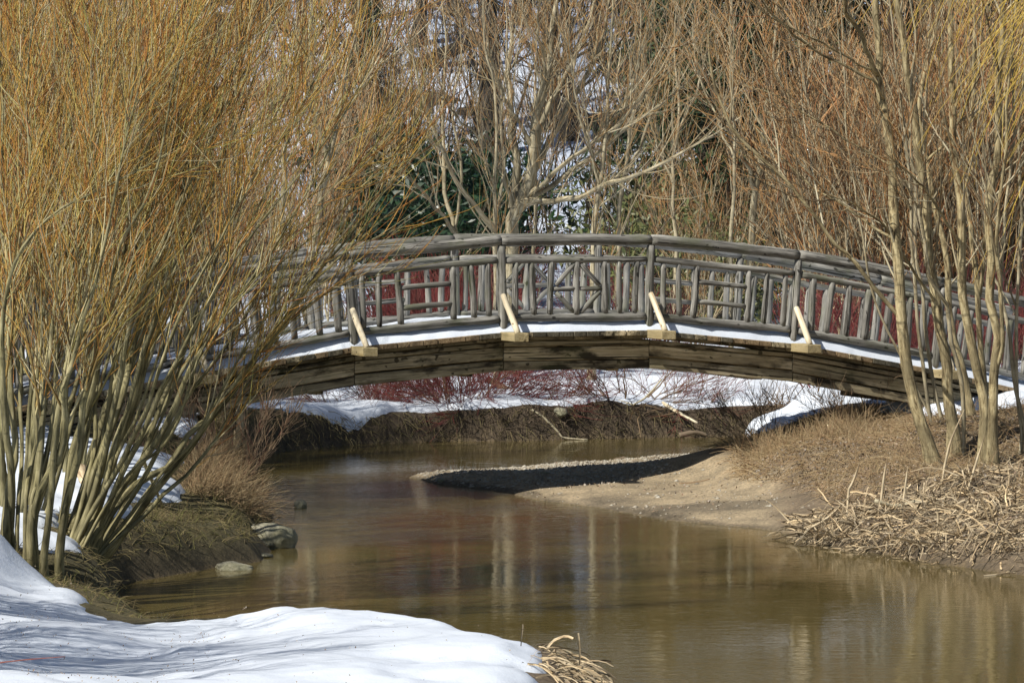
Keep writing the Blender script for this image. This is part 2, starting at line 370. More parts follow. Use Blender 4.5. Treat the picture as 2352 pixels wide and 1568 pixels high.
def empty(name, loc, label=None, cat=None, group=None, rz=0, sc=1):
    o = bpy.data.objects.new(name, None); COL.objects.link(o)
    o.location = loc; o.rotation_euler.z = rz; o.scale = (sc, sc, sc); o.empty_display_size = .2
    tag(o, label, cat, group); return o
def tag(o, label=None, cat=None, group=None, kind=None):
    if label: o['label'] = label
    if cat: o['category'] = cat
    if group: o['group'] = group
    if kind: o['kind'] = kind
    return o
KIDS = {}
def dup(root, loc, rz, sc, label, cat, group):
    r = root.copy(); COL.objects.link(r); r.location = loc; r.rotation_euler.z = rz
    r.scale = (sc, sc, sc) if not isinstance(sc, tuple) else sc
    tag(r, label, cat, group)
    for ch in root.children:
        c = ch.copy(); COL.objects.link(c); c.parent = r
    return r

# ---------------------------------------------------------------- the setting: ground, snow, water
def grid(xs, ys):
    X, Y = np.meshgrid(xs, ys)
    nx, ny = len(xs), len(ys)
    i = np.arange(nx * ny).reshape(ny, nx)
    q = np.stack([i[:-1, :-1], i[:-1, 1:], i[1:, 1:], i[1:, :-1]], -1).reshape(-1, 4)
    return X.ravel(), Y.ravel(), q
def axis(segs):
    out = []
    for a_, b_, s_ in segs: out.append(np.arange(a_, b_, s_))
    out.append([segs[-1][1]]); return np.concatenate(out)
xs = axis([(-260, -60, 12), (-60, -24, 2), (-24, -9, .45), (-9, -6.2, .12), (-6.2, 7, .05), (7, 10, .12), (10, 24, .45), (24, 60, 2), (60, 260, 12)])
ys = axis([(-60, 4, 4), (4, 16, .3), (16, 29, .055), (29, 56.5, .062), (56.5, 75, .2), (75, 130, .5), (130, 200, 1.5), (200, 420, 12)])
X, Y, Q = grid(xs, ys)
Z, D, H, SM = ground(X, Y, True)
# colour zones
def colmix(a, b, t): t = np.clip(t, 0, 1)[:, None]; return a * (1 - t) + b * t
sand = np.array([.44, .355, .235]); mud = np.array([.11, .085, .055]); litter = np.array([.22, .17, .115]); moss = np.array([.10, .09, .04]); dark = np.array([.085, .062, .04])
nz = fbm(X, Y, .9, 4)
c = np.tile(litter, (len(X), 1))
c = colmix(c, np.array([.17, .14, .07]), sm((-X - 1) / 1.5))
c = colmix(c, moss, sm((-X - 1.5) / 1) * sm(nz * 3 + .5) * .8)
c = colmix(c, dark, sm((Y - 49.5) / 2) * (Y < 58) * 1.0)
bar = sm((.50 + .12 * nz - H) / .12) * sm((X + 2) / .5) * sm((3.15 - X + .3 * nz) / .35) * (Y > 36.5) * (Y < 50)
c = colmix(c, sand, bar)
c = colmix(c, np.array([.20, .165, .115]), bar * sm(fbm(X * .55, Y, .8, 5) * 2.6 + (X - 1.6) * .35) * .85)
c = colmix(c, mud, sm((.30 - D) / .4) * (1 - bar) * .9)
c = colmix(c, sand * .42, sm((.22 + .2 * nz - D) / .12) * bar)
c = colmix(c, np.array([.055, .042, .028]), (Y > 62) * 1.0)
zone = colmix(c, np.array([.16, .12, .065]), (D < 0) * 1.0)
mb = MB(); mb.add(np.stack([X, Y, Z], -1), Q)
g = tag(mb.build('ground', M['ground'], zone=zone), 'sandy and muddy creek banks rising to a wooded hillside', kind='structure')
# snow sheet with a rounded, thick edge
thick = (.095 + .035 * sm((Y - 29) / 2) + .05 * fbm(X, Y, .8, 4)) * np.clip(SM / .26, 0, 1) ** .6 + (.008 + .02 * sm((Y - 29) / 3)) * fbm(X, Y, .35, 3) * sm(SM / .3)
SZ = Z + thick - .015 + np.where(SM < 0, -.05, 0)
keep = (SM[Q] > -.03).any(1) & (Y[Q] > 5).all(1)
used, inv = np.unique(Q[keep].ravel(), return_inverse=True)
mb = MB(); mb.add(np.stack([X[used], Y[used], SZ[used]], -1), inv.reshape(-1, 4))
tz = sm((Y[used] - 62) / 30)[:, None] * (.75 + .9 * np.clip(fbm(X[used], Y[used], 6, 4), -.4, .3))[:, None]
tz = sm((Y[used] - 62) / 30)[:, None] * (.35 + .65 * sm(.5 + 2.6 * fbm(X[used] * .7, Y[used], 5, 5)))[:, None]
snow_shade_tint = 1 - np.clip(tz, 0, 1) * np.array([[.44, .38, .27]])  # tree shade on the hillside painted into the snow colour as darker bluish patches
s_ = tag(mb.build('snow', M['snow'], zone=snow_shade_tint), 'old white snow lying over the banks and the hillside', kind='structure')
def sgz(x, y):
    z, d, h, m_ = ground(np.array([x]), np.array([y]), True)
    return float(z[0]) + (.10 if m_[0] > .1 else 0)
mb = MB()
wx = axis([(-9, 16, .5)]); wy = axis([(6, 60, .5)]); wX, wY, wQ = grid(wx, wy)
mb.add(np.stack([wX, wY, wX * 0], -1), wQ)
wa = .40 + 2.2 * np.exp(-((wX + 2.0) / 1.9) ** 2 - ((wY - 41.5) / 4.0) ** 2) + 1.4 * np.exp(-((wX - 1.3) / 1.0) ** 2 - ((wY - 24) / 2.0) ** 2) + 1.6 * np.exp(-((wX - 2.6) / 1.2) ** 2 - ((wY - 50.5) / 1.6) ** 2)
tag(mb.build('water', M['water'], zone=np.repeat(wa[:, None], 3, 1)), 'murky brown creek water with small ripples', kind='structure')

# ---------------------------------------------------------------- footbridge
rng = np.random.RandomState(11)
TH = math.atan(.3217); AX = np.array([math.cos(TH), math.sin(TH), 0]); AC = np.array([-math.sin(TH), math.cos(TH), 0]); UP = np.array([0, 0, 1.])
NODE_X = [-9.15, -7.34, -5.52, -3.71, -1.888, -.11, 1.674, 3.481, 5.31, 7.14, 8.95]
NODE_Z = [.70, .93, 1.259, 1.575, 1.868, 2.02, 2.027, 1.839, 1.489, 1.05, .80]
NU = [x / AX[0] for x in NODE_X]
ORG = np.array([0, 42.0, 0])
def bp_(u, v, z): return ORG + AX * u + AC * v + UP * z            # u along, v across (0 = near rail), z up
def deck_z(u): return float(np.interp(u, NU, NODE_Z))
WID = 1.95
bridge = empty('footbridge', tuple(bp_(0, WID / 2, 0)), 'arched timber footbridge with rustic log railings crossing the creek', 'bridge')
BOFF = np.array(bridge.location)
def L3(p): return np.asarray(p) - BOFF
def log(mb, a, b, r0, r1=None, sides=12, bend=.01, lump=.06, mi=0, flat=None):
    bend *= .55; lump *= .75
    a = L3(a); b = L3(b); r1 = r0 if r1 is None else r1
    n = max(5, int(np.linalg.norm(b - a) / .07))
    t = np.linspace(0, 1, n)
    P = a + (b - a) * t[:, None]
    T = nrm(b - a); U_ = nrm(np.cross(T, [.3, .9, .1])); W_ = np.cross(T, U_)
    ph = rng.rand(4) * 6
    P = P + (bend * np.sin(t * PI + ph[0] * .1) * math.cos(ph[1]) + bend * .4 * np.sin(t * 7 + ph[2]))[:, None] * U_ + (bend * .7 * np.sin(t * 4 + ph[3]))[:, None] * W_
    R = r0 + (r1 - r0) * t
    ang = np.arange(sides) / sides * 2 * PI
    s_ = rng.rand() * 100
    ro = 1 + lump * 2 * vnoise(t[:, None] * n * .25 + s_, ang[None, :] * 0 + s_) + lump * 2.2 * vnoise(t[:, None] * n * .5 + s_, 2.2 * np.cos(ang)[None, :] + 1.7 * np.sin(ang)[None, :] + s_)
    ro = ro + .09 * (rng.rand(n, sides) - .5)
    # knots
    for _ in range(max(1, n // 8)):
        k = rng.randint(1, n - 1); j = rng.randint(sides); ro[k, j] += .24
    R = R * np.where((t == 0) | (t == 1), .93, 1)
    tubes(mb, P[None], R[None], sides, mi, ro[None], caps=True)
    g_ = mb.G[-1]; g_ += rng.rand(3) * 50
def box(mb, o, ex, ey, ez, mi=0, gl=0, wear=0.0, div=1):
    """box from a corner and three edge vectors; gl: which edge is the grain"""
    o = L3(o) if wear >= 0 else o
    E = [np.asarray(ex, float), np.asarray(ey, float), np.asarray(ez, float)]
    ln = [np.linalg.norm(e) for e in E]
    be = min(.006, min(ln) * .12)
    idx = {}; V = []; G = []
    off = rng.rand(3) * 50
    order = [gl] + [k for k in range(3) if k != gl]
    def vert(c, inset):                # chamfered corner vertices, one per axis
        f = np.array(c, float)
        lc = np.array([f[k] * ln[k] for k in range(3)])
        for k in range(3):
            if k != inset: lc[k] += be * (1 if c[k] == 0 else -1)
        p = o + sum(E[k] / ln[k] * lc[k] for k in range(3))
        V.append(p); G.append([lc[order[0]], lc[order[1]], lc[order[2]]] + off); return len(V) - 1
    for c0 in (0, 1):
        for c1 in (0, 1):
            for c2 in (0, 1):
                for k in range(3): idx[(c0, c1, c2, k)] = vert((c0, c1, c2), k)
    polys = []
    for k in range(3):
        a_, b_ = [i for i in range(3) if i != k]
        for s in (0, 1):
            loop = []
            for (u_, v_) in ((0, 0), (1, 0), (1, 1), (0, 1)):
                c_ = [0, 0, 0]; c_[k] = s; c_[a_] = u_; c_[b_] = v_; loop.append(idx[(*c_, k)])
            polys.append(loop)
    for k in range(3):                 # edge chamfers along axis k
        a_, b_ = [i for i in range(3) if i != k]
        for (u_, v_) in ((0, 0), (1, 0), (1, 1), (0, 1)):
            c0 = [0, 0, 0]; c1 = [0, 0, 0]; c1[k] = 1; c0[a_] = c1[a_] = u_; c0[b_] = c1[b_] = v_
            polys.append([idx[(*c0, a_)], idx[(*c1, a_)], idx[(*c1, b_)], idx[(*c0, b_)]])
    for c0 in (0, 1):
        for c1 in (0, 1):
            for c2 in (0, 1): polys.append([idx[(c0, c1, c2, k)] for k in range(3)])
    mb.add(V, None, polys, G, mi)
def tilt(i, u):   # unit vector perpendicular-ish to the deck at u
    s = (deck_z(u + .4) - deck_z(u - .4)) / .8
    return nrm(UP - AX * s * .55)

PL = [.074, .19, .31, .675, .80, .91]
PATTERN = {5: 'diamond', 4: 'ladder', 6: 'ladder'}
frac = {'diamond': [.083, .20, .326, .507, .68, .793, .906], 'ladder': PL, 'plain': [.1, .23, .37, .5, .64, .78, .9]}
SIDES = ((0.0, 'near'), (WID, 'far'))
UPV = [tilt(i, NU[i]) for i in range(len(NU))]
SAG = 0.022
def rail_pt(i, f, v, h):
    u = NU[i] * (1 - f) + NU[i + 1] * f
    z = NODE_Z[i] * (1 - f) + NODE_Z[i + 1] * f
    up = nrm(UPV[i] * (1 - f) + UPV[i + 1] * f)
    return bp_(u, v, z) + up * h
for v, side in SIDES:
    s_out = -1 if v == 0 else 1
    for i in range(1, len(NU) - 1):
        b0 = bp_(NU[i], v, NODE_Z[i])
        mb = MB(); log(mb, b0 - UPV[i] * .01, b0 + UPV[i] * 1.035, .057, .051, 14, .012, .09)
        # squared backing piece notched behind the log
        p = mb.build('post', M['grey_wood'], bridge)
        if 1 < i < len(NU) - 2:
            mb = MB(); w = .185
            e = AC * s_out
            box(mb, bp_(NU[i] - w / 2 + .035, v, NODE_Z[i] - .10) - e * .12, AX * w, e * .74, UP * .103, 0, 1)
            mb.build('bracket', M['block_wood'], p, smooth=False)
            mb = MB(); log(mb, b0 + e * .50 + AX * .03 + UP * .0, b0 + UPV[i] * .44 + e * .045 + AX * .0, .037, .036, 14, .006, .05)
            mb.build('brace', M['fresh_wood'], p)
    for i in range(1, len(NU) - 2):
        pat = PATTERN.get(i, 'plain')
        mb = MB()
        e0, e1 = (-.0, 1.0)
        a, b = rail_pt(i, e0 + .001, v, 1.10), rail_pt(i, e1 - .004, v, 1.10)
        log(mb, a, b, .071, .064, 18, .012, .06)
        mb.build('handrail', M['grey_wood'], bridge)
        mb = MB()
        log(mb, rail_pt(i, .03, v, .865), rail_pt(i, .97, v, .865), .044, .04, 12, .01, .09)
        log(mb, rail_pt(i, .03, v, .165), rail_pt(i, .97, v, .165), .05, .05, 12, .012, .09)
        pan = mb.build('railing_panel', M['grey_wood'], bridge)
        for k, f in enumerate(frac[pat]):
            f += rng.uniform(-.012, .012)
            mb = MB(); r = rng.uniform(.036, .048) * (1.08 if pat == 'plain' else 1)
            df = rng.uniform(-.02, .02)
            log(mb, rail_pt(i, f + df, v, .20), rail_pt(i, f, v, .838), r, r * rng.uniform(.85, 1.05), 12, .007, .10)
            mb.build('baluster', M['grey_wood'], pan)
        if pat == 'ladder':
            for h in (.40, .64):
                mb = MB(); log(mb, rail_pt(i, .325, v, h), rail_pt(i, .665, v, h), .034, .031, 12, .006, .1)
                mb.build('crosspiece', M['grey_wood'], pan)
        if pat == 'diamond':
            c0 = .507
            for (fa, ha, fb, hb) in ((c0 - .02, .81, .36, .555), (c0 + .02, .81, .655, .555), (c0 - .02, .22, .36, .47), (c0 + .02, .22, .655, .47), (.345, .512, c0 - .02, .512), (c0 + .02, .512, .665, .512)):
                mb = MB(); log(mb, rail_pt(i, fa, v, ha), rail_pt(i, fb, v, hb), .030, .032, 10, .005, .1)
                mb.build('crosspiece', M['grey_wood'], pan)
# deck planks, one mesh with three woods
mb = MB()
u = NU[0] + .05
while u < NU[-1] - .1:
    w = rng.uniform(.16, .18)
    z0, z1 = deck_z(u), deck_z(u + w)
    e = AX * (w - .004) + UP * (z1 - z0)
    ovn, ovf = rng.uniform(.10, .125), rng.uniform(.10, .125)
    mi = int(rng.choice([0, 1, 2], p=[.3, .45, .25] if (u < -.6 or u > 2.2) else [.3, .05, .65]))
    if min(abs(u + w / 2 - x) for x in NU[2:-2]) < .0: pass
    box(mb, bp_(u, -ovn, z0 - .066), e, AC * (WID + ovn + ovf), UP * .063, mi, 1)
    u += w
mb.build('deck', [M['beam_wood'], M['tan_plank'], M['dark_plank']], bridge, smooth=False)
# laminated side beams and the girders inside
for v, first in ((.03, True), (WID - .11, False), (.62, False), (1.25, False)):
    for i in range(0, len(NU) - 1):
        mb = MB()
        ua, ub = NU[i] + .02, NU[i + 1] + .02
        za, zb = deck_z(ua) - .105, deck_z(ub) - .105
        hs = [.070, .175, .125] if i % 2 else [.068, .155, .145]
        if not first: hs = [.33]
        oo = 0
        for k, h in enumerate(hs):
            la = .004 * (k % 2)
            pu = rng.uniform(-.004, .004)
            box(mb, bp_(ua + .004, v + la, za - oo - h + pu), AX * (ub - ua - .008) + UP * (zb - za), AC * .085, UP * (h - .018), 0, 0)
            oo += h
        if v in (.03, WID - .11):
            box(mb, bp_(ua + .004, v + .03, deck_z(ua) - .108), AX * (ub - ua - .008) + UP * (zb - za), AC * .05, UP * .047, 0, 0)
        mb.build('side_beam' if first or v > 1.5 else 'girder', M['beam_wood'], bridge, smooth=False)
for i in range(1, len(NU) - 1):
    for du in (-.95, -.35):
        mb = MB(); uu = NU[i] + du
        box(mb, bp_(uu, -.0, deck_z(uu) - .101), AX * .14, AC * (WID), UP * .034, 0, 1)
        mb.build('cross_beam', M['beam_wood'], bridge, smooth=False)
    if 2 < i < 9:
        mb = MB(); uu = NU[i] - .5
        box(mb, bp_(uu, .14, deck_z(uu) - .50), AX * .16, AC * (WID - .28), UP * .06, 0, 1)
        mb.build('cross_beam', M['beam_wood'], bridge, smooth=False)
# timber piles at the two abutments
for uu in (NU[3] - .15, NU[3] + .55, NU[2] - .2, NU[8] + .5, NU[8] + 1.3):
    for vv in (.10, WID - .1):
        p = bp_(uu, vv, 0); g0 = gz(p[0], p[1]) - .3
        if deck_z(uu) - .47 > g0 + .1:
            mb = MB(); log(mb, bp_(uu, vv, g0), bp_(uu, vv, deck_z(uu) - .46), .085, .08, 12, .005, .04); mb.build('pile', M['beam_wood'], bridge)
# stamped number on one plank end
cu = bpy.data.curves.new('plank_number', 'FONT'); cu.body = '54'; cu.size = .06; cu.align_x = 'CENTER'
to = bpy.data.objects.new('plank_number', cu); COL.objects.link(to)
bpy.context.view_layer.update()
dg = bpy.context.evaluated_depsgraph_get(); me = bpy.data.meshes.new_from_object(to.evaluated_get(dg)); bpy.data.objects.remove(to)
to = bpy.data.objects.new('plank_number', me); COL.objects.link(to); me.materials.clear(); me.materials.append(M['ink'])
uu = 2.98
to.parent = bridge; p = L3(bp_(uu, -.128, deck_z(uu) - .05)); to.location = p; to.rotation_euler = (PI / 2, 0, TH)
# snow lying on the deck
us = np.arange(NU[0] + .1, NU[-1] - .1, .05); vs = np.linspace(0, 1, 34)
Ug, Vg = np.meshgrid(us, vs)
near_edge = np.clip(-.075 + .10 * sm((-1.5 - Ug) / 2.5) + .05 * fbm(Ug, Ug * 0, .7, 3), -.085, .4)
Vm = near_edge + (WID + .06 - near_edge) * Vg
ed = np.minimum(Vg * 2.0, (1 - Vg) * 2.0)
th = (.15 + .05 * fbm(Ug, Vm * 1.5, .6, 4) + .012 * fbm(Ug, Vm, .15, 2)) * np.sqrt(np.clip(ed / .16, 0, 1)) - .004
zz = np.interp(Ug, NU, NODE_Z)
Pt = ORG + AX * Ug[..., None] + AC * Vm[..., None] + UP * (zz + th)[..., None]
ii = np.arange(Ug.size).reshape(Ug.shape)
mb = MB(); mb.add(Pt.reshape(-1, 3), np.stack([ii[:-1, :-1], ii[:-1, 1:], ii[1:, 1:], ii[1:, :-1]], -1).reshape(-1, 4))
tag(mb.build('deck_snow', M['snow'], zone=np.ones((Pt.reshape(-1, 3).shape[0], 3))), 'long strip of packed white snow lying on the footbridge deck', 'snow')

# ---------------------------------------------------------------- trees and shrubs
def woody(mats, stems, radii, rng, base, nb=8, bl=(.8, 1.8), ba=(.3, .7), bt=(.2, .95), br=.45, nt_=10, tl=(.4, .9), tr=.0028, trop=.12,
          wander=.07, stem_tw=14, name='tree', label='', cat='tree', group=None, stem_parts=True, sub=0, brmax=.014, sides=7, stem_name='trunk', ttrop=.1, K=16, twK=5, bK=8, bleaf=True, lean=None):
    """stems: list of world centre lines -> a thing with stems, branches and twigs"""
    base = np.asarray(base, float)
    root = empty(name, tuple(base), label, cat, group)
    P = np.stack([resample(s, K) for s in stems]) - base
    R = np.stack([np.interp(np.linspace(0, 1, K), np.linspace(0, 1, len(r)), r) for r in radii])
    P[:, 1:-1] += rng.randn(len(P), K - 2, 3) * (np.minimum(R[:, 1:-1, None] * .38, .012) + .004)
    if stem_parts:
        for i in range(len(P)):
            kk = 28
            Pi = resample(P[i], kk)[None]; Ri = np.interp(np.linspace(0, 1, kk), np.linspace(0, 1, K), R[i])[None]
            sd = 12 if R[i].max() > .04 else sides
            ro = 1 + .16 * (rng.rand(1, kk, sd) - .5)
            if R[i].max() > .03: Ri[0, :4] *= np.array([1.75, 1.45, 1.18, 1.05])
            mb = MB(); tubes(mb, Pi, Ri, sd, 0, ro); mb.build(stem_name, mats[0], root)
    else:
        mb = MB(); tubes(mb, P, R, sides); mb.build(stem_name, mats[0], root)
    p, d, r, t = spawn(P, R, nb, bt[0], bt[1], ba[0], ba[1], rng)
    Lb = rng.uniform(bl[0], bl[1], len(p)) * (1.15 - .55 * t)
    B = poly(p, d, Lb, bK, trop, wander, rng); RB0 = np.minimum(r * br * 1.2, brmax)
    RB = RB0[:, None] * np.linspace(1, .22, bK)
    if sub:
        p, d, r, t = spawn(B, RB, sub, .15, .9, .3, .8, rng)
        B2 = poly(p, d, rng.uniform(bl[0] * .4, bl[1] * .55, len(p)), bK, trop, wander, rng)
        RB2 = np.minimum(r * .7, brmax * .5)[:, None] * np.linspace(1, .3, bK)
        B = np.concatenate([B, B2]); RB = np.concatenate([RB, RB2])
    mb = MB(); tubes(mb, B, RB, 4); mb.build('branches', mats[1], root)
    p, d, r, t = spawn(B, RB, nt_, .12, 1.0, .2, .75, rng)
    T1 = poly(p, d, rng.uniform(tl[0], tl[1], len(p)), twK, ttrop, wander * .9, rng)
    if stem_tw:
        p, d, r, t = spawn(P, R, stem_tw, .35, 1.0, .25, .8, rng)
        T1 = np.concatenate([T1, poly(p, d, rng.uniform(tl[0], tl[1], len(p)), twK, ttrop, wander * .9, rng)])
    mb = MB(); tubes(mb, T1, tr * rng.uniform(.7, 1.3, (len(T1), 1)) * np.linspace(1.15, .45, twK), 3); mb.build('twigs', mats[2], root)
    return root
def px_stem(pts, Y0, Y1=None):
    pts = np.array(pts, float); Y1 = Y0 if Y1 is None else Y1
    Ys = np.linspace(Y0, Y1, len(pts)); return at(pts[:, 0], pts[:, 1], Ys)
def grounded(s, depth=.12):
    """let the foot of a traced stem stand in the ground below its lowest point"""
    s = np.array(s); x, y = s[0][:2]; g0 = gz(x, y) - depth
    if s[0][2] > g0 + .05:
        s = np.concatenate([[[x, y, g0]], s])
    return s
WM = [M['willow_stem'], M['willow_branch'], M['willow_twig']]

# willow clump whose stems fan out low over the creek
rng = np.random.RandomState(3)
tr_ = [[(211,1296),(269,1233),(331,1180),(373,1138),(414,1105),(456,1060),(497,1001),(542,923),(583,867),(606,826),(642,760),(678,726),(740,680),(820,640)],
 [(199,1285),(248,1188),(298,1117),(343,1093),(393,1055),(435,1001),(476,960),(518,923),(590,810),(680,700),(760,610),(870,510),(960,430)],
 [(178,1285),(232,1184),(290,1093),(352,1047),(393,1001),(414,943),(470,800),(540,690),(620,600),(700,500),(800,390),(880,280)],
 [(166,1280),(215,1167),(257,1093),(298,1022),(331,960),(344,919),(400,760),(480,600),(560,450),(650,310),(730,170)],
 [(157,1280),(199,1175),(232,1084),(248,1001),(262,919),(300,750),(370,560),(450,400),(520,220),(570,40)],
 [(190,1285),(236,1200),(270,1110),(310,1030),(370,900),(420,800),(500,660),(590,520),(690,400),(790,260),(860,120)],
 [(172,1285),(210,1200),(236,1120),(262,1020),(300,900),(345,760),(400,620),(470,480),(540,300),(600,120),(650,-60)],
 [(205,1292),(262,1230),(318,1150),(372,1080),(440,1010),(500,920),(560,800),(640,690),(720,620),(830,560),(930,520)],
 [(150,1280),(175,1200),(200,1110),(215,1020),(222,900),(240,740),(290,560),(330,380),(380,180),(400,-40)],
 [(182,1290),(240,1195),(282,1120),(330,1060),(380,980),(430,860),(500,740),(600,610),(680,480),(760,330),(800,200)],
 [(164,1284),(190,1180),(225,1060),(256,960),(290,850),(330,700),(390,540),(440,360),(510,160),(560,-60)],
 [(176,1286),(226,1180),(262,1060),(320,950),(352,860),(410,700),(490,560),(580,380),(650,220),(700,60)],
 [(198,1290),(256,1210),(306,1140),(356,1060),(404,960),(452,880),(530,780),(610,640),(700,560),(790,480),(900,360)]]
st = []; ra = []
for k, pts in enumerate(tr_):
    q = px_stem(pts, 30.4 + rng.uniform(-.15, .15), 30.4 + rng.uniform(-1.3, 2.0)); st.append(grounded(q)); r0 = rng.uniform(.014, .034); ra.append([r0 * 1.15, r0, r0 * .62, r0 * .3, .005])
woody(WM, st, ra, rng, st[1][0], nb=9, bl=(.7, 1.6), bt=(.38, .97), ba=(.15, .5), nt_=8, tl=(.35, .85), tr=.0036, stem_tw=20, trop=.05, wander=.06, name='willow_shrub',
      label='olive stemmed willow whose stems lean right over the creek, rooted on the muddy bank', cat='willow', stem_name='stem')
# willow clump on the crest of the snow
tr_ = [[(12,1196),(25,1117),(37,1043),(29,960),(20,800),(40,600),(70,400),(60,200),(90,-20)], [(38,1200),(46,1117),(54,1043),(44,919),(60,700),(110,520),(160,300),(200,60)],
 [(62,1203),(83,1105),(108,1043),(122,919),(140,760),(170,600),(200,380),(260,160),(300,-60)], [(75,1205),(100,1120),(130,1060),(148,960),(150,919),(190,740),(240,560),(280,360),(340,120)],
 [(55,1200),(66,1100),(80,1000),(80,900),(100,740),(90,560),(130,340),(140,100)], [(103,1230),(112,1167),(120,1084),(130,960),(160,820),(200,640),(260,460),(300,240),(330,0)],
 [(136,1226),(162,1117),(186,1001),(195,919),(230,760),(270,580),(350,420),(400,200),(450,-20)], [(68,1204),(88,1090),(100,960),(112,840),(130,660),(200,440),(240,220)],
 [(-10,1190),(-20,1000),(-5,800),(30,640),(90,480),(200,330),(330,250)], [(30,1198),(24,1080),(12,900),(5,700),(60,560),(160,470),(300,400),(420,330)]]
st = []; ra = []
for k, pts in enumerate(tr_):
    q = px_stem(pts, 28.6 + rng.uniform(-.2, .3), 28.6 + rng.uniform(-1.2, 1.8)); st.append(grounded(q, .2)); r0 = rng.uniform(.014, .036); ra.append([r0 * 1.1, r0, r0 * .6, r0 * .3, .005])
woody(WM, st, ra, rng, st[1][0], nb=13, bl=(.7, 1.8), bt=(.3, .97), ba=(.15, .5), nt_=13, tl=(.35, .85), tr=.0032, stem_tw=28, trop=.06, wander=.06, name='willow_shrub',
      label='thick stemmed willow clump rising from the snow crest at the left edge', cat='willow', stem_name='stem')
def willow_proto(seed, n, h, lean, spread, label, base, group='willow shrubs along the left bank', dens=.85, rbase=.3):
    rng = np.random.RandomState(seed)
    st = []; ra = []
    for k in range(n):
        a = rng.rand() * 2 * PI; rr = rbase * math.sqrt(rng.rand())
        p0 = np.array([rr * math.cos(a), rr * math.sin(a), -.15])
        sp = spread * rr / rbase * rng.uniform(.5, 1.2)
        d = nrm(np.array([math.cos(a) * sp + lean[0], math.sin(a) * sp + lean[1], 1.0]))
        L = h * rng.uniform(.7, 1.1)
        q = poly(p0[None], d[None], L, 10, .05, .07, rng)[0]
        st.append(q + base); r0 = rng.uniform(.011, .036); ra.append([r0 * 1.1, r0, r0 * .6, r0 * .3, .004])
    return woody(WM, st, ra, rng, base, nb=int(10 * dens), bl=(.9, 1.9), bt=(.25, .95), ba=(.12, .45), nt_=int(13 * dens), tl=(.4, .9), tr=.0036, stem_tw=int(26 * dens), trop=.06, wander=.06,
                 name='willow_shrub', label=label, cat='willow', group=group, stem_parts=True, stem_name='stem')
def gp(x, y): return np.array([x, y, gz(x, y)])
wl = 'dense upright willow shrub with orange brown twigs on the snowy left bank'
wg = 'willow shrubs along the left bank'
W1 = willow_proto(21, 14, 5.6, (.06, 0), .45, wl, gp(-4.45, 31.2))
W2 = willow_proto(22, 14, 5.6, (.16, .02), .5, wl, gp(-6.3, 39.9))
W3 = willow_proto(23, 14, 6.2, (.0, 0), .4, wl, gp(-6.0, 36.6))
W4 = willow_proto(24, 12, 6.3, (.36, .05), .35, 'willow shrub with long stems sweeping right toward the middle of the view', gp(-3.95, 31.3), None, dens=.85)
W5 = willow_proto(25, 13, 6.4, (.30, -.02), .4, 'tall willow shrub leaning right behind the fan of low stems', gp(-4.35, 35.3), None, dens=.75)
rng = np.random.RandomState(77)
spots = [(-6.9,38.6),(-7.2,36.2),(-5.9,39.8),(-6.9,40.8),(-5.3,46.2),(-6.4,47.4),(-7.6,45.4),(-5.6,49.6),(-7.4,50.6),(-6.4,52.6),(-8.4,48.5),(-6.6,56.5),(-8.4,55.5)]
for k, (x, y) in enumerate(spots):
    src = (W1, W2, W3)[k % 3]
    far = y > 44
    dup(src, (x, y, gz(x, y)), rng.uniform(0, 6.28) if far else rng.uniform(-.6, .6), rng.uniform(.92, 1.12) * (1.15 if far else 1.0),
        'tall orange twigged willow shrub standing beyond the left end of the bridge' if far else wl, 'willow', 'willows beyond the left end of the bridge' if far else wg)
# out to the left of the view: their shadows streak the near snow
for k, (x, y) in enumerate([(-5.3,22.0),(-6.6,22.9),(-5.6,24.6),(-6.2,20.6)]):
    dup((W1, W3, W2)[k % 3], (x, y, gz(x, y)), rng.uniform(0, 6.28), rng.uniform(.7, .9), 'willow shrub growing on the near snow left of the view', 'willow', 'willows on the near snow left of the view')

